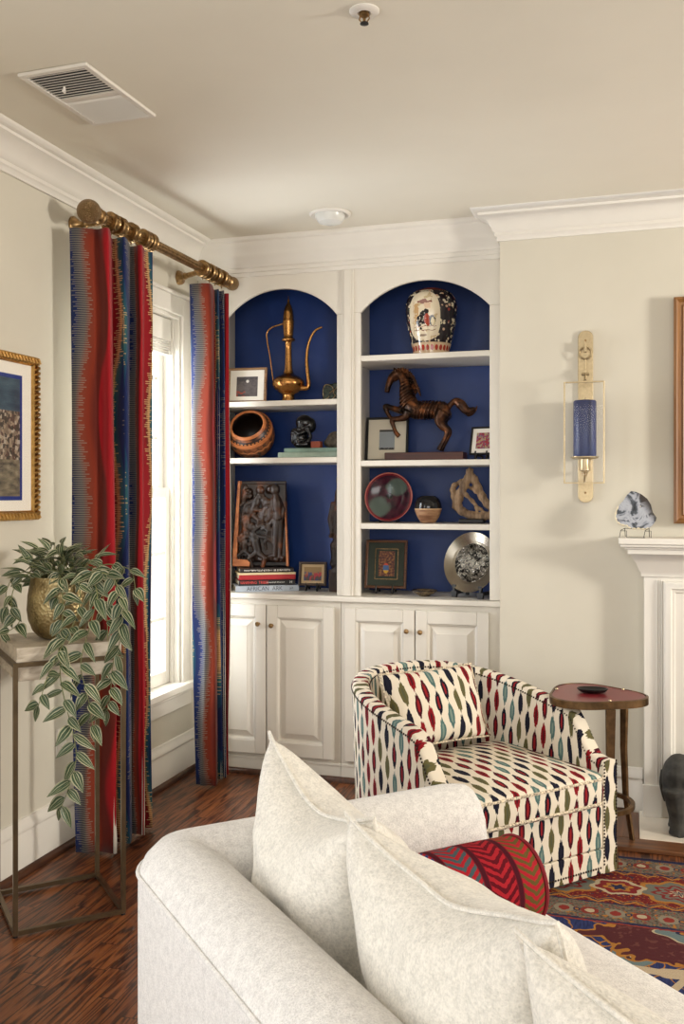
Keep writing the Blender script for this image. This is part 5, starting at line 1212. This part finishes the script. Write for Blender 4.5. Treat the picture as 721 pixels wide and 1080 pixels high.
def leaf(p, d, nrm, L_, w_):
    d = d.normalized(); s = d.cross(nrm)
    if s.length < .05: s = d.cross(Vector((.3, .5, .8)))
    s.normalize(); nn = s.cross(d).normalized(); rows = []; K = 8; curl = R_.uniform(.15, .5)
    for i in range(K + 1):
        t = i / K; ww = w_ * (sin(PI * min(1, t ** .72)) ** .9) * (1 - .25 * t) + .0004; c_ = p + d * (L_ * t) - nn * (L_ * curl * t * t * .6)
        rows.append([tuple(c_ + s * (ww * q) + nn * (abs(q) * ww * .45)) for q in (-1, -.5, 0, .5, 1)])
    lf.loft(rows, closed=False, caps=False, uv=lambda i, j: (j / 4, i / K))
def vine(pix, dep, leafL=(.058, .092), every=.032, start=.0):
    pts = [rv * ((x - 66) * .00329) + tv * dd + Vector((0, 0, (673 - y) * .00329)) for (x, y), dd in zip(pix, dep)]
    Pv = smoothpts(pts, 10); stm.tube(Pv, [.0022 - .0010 * i / len(Pv) for i in range(len(Pv))], 5); acc = 0; side = 1
    for i in range(1, len(Pv)):
        acc += (Pv[i] - Pv[i - 1]).length
        if acc > every and i / len(Pv) > start:
            acc = 0; side *= -1; t = (Pv[i] - Pv[i - 1]).normalized()
            out = rv * (side * R_.uniform(.5, 1)) + tv * R_.uniform(-.1, .7) + Vector((0, 0, R_.uniform(-.7, .25)))
            leaf(Pv[i], out + t * R_.uniform(.2, .8), (tv + Vector((0, 0, .8)) + rv * R_.uniform(-.5, .5)).normalized(), R_.uniform(*leafL), R_.uniform(.014, .021))
    t = (Pv[-1] - Pv[-2]).normalized(); leaf(Pv[-1], t + Vector((0, 0, -.2)), (tv + Vector((0, 0, .5))).normalized(), .055, .012)
vine([(80, 620), (100, 604), (128, 606), (141, 632), (141, 665), (133, 694), (130, 722), (127, 740)], [0, .05, .1, .14, .15, .15, .14, .14], every=.021)
vine([(80, 622), (98, 606), (115, 622), (112, 655), (105, 690), (112, 722), (117, 752)], [0, .06, .12, .18, .2, .2, .2])
vine([(70, 620), (74, 603), (82, 632), (86, 672), (88, 700), (94, 728), (101, 756), (104, 778), (99, 802), (90, 826)], [0, .08, .14, .2, .235, .24, .24, .24, .24, .24], every=.026)
vine([(72, 620), (72, 604), (75, 630), (76, 660), (72, 682)], [0, .07, .125, .135, .14], (.035, .05))
vine([(50, 620), (40, 604), (26, 618), (24, 640), (32, 652), (22, 662), (12, 663)], [0, .04, .07, .08, .08, .08, .07], (.04, .065))
vine([(52, 620), (36, 604), (22, 608), (15, 626), (18, 645)], [0, .02, .04, .05, .05], (.045, .07))
vine([(90, 620), (108, 598), (128, 598), (142, 604), (147, 622)], [0, -.02, -.02, .0, .02], (.05, .075))
vine([(92, 622), (104, 610), (118, 640), (121, 672), (118, 700)], [0, .0, .05, .06, .06])
vine([(78, 622), (92, 604), (98, 640), (80, 690), (72, 715), (68, 728)], [0, .08, .15, .24, .25, .25], (.05, .07))
for k in range(84):     # crown of the plant
    a = R_.uniform(0, 2 * PI); r = R_.uniform(.0, .11); el_ = R_.uniform(.15, 1.3)
    p0 = Vector((r * .6 * cos(a), r * .6 * sin(a), .19)); d = (rv * cos(a) + tv * sin(a)) * cos(el_) + Vector((0, 0, sin(el_)))
    tip = Vector((0, 0, .205)) + rv * (r * cos(a) * 1.25 + .012) + tv * (r * sin(a)) + Vector((0, 0, R_.uniform(.0, .135) * (1 - r * 4)))
    stm.tube([p0, p0.lerp(tip, .5) + Vector((0, 0, .015)), tip], .0014, 4)
    d = d + Vector((0, 0, R_.uniform(-.9, .1))); d = d + (Vector((0, 0, .9)) if d.dot(tv) > .35 and d.z < -.2 else Vector()); leaf(tip, d, (Vector((0, 0, 1)) + tv * .5 + rv * R_.uniform(-.6, .6)).normalized(), R_.uniform(.055, .095), R_.uniform(.013, .019))
lf.build('foliage', M_leaf, pp, angle=180); stm.build('stems', M_stem, pp, angle=180)
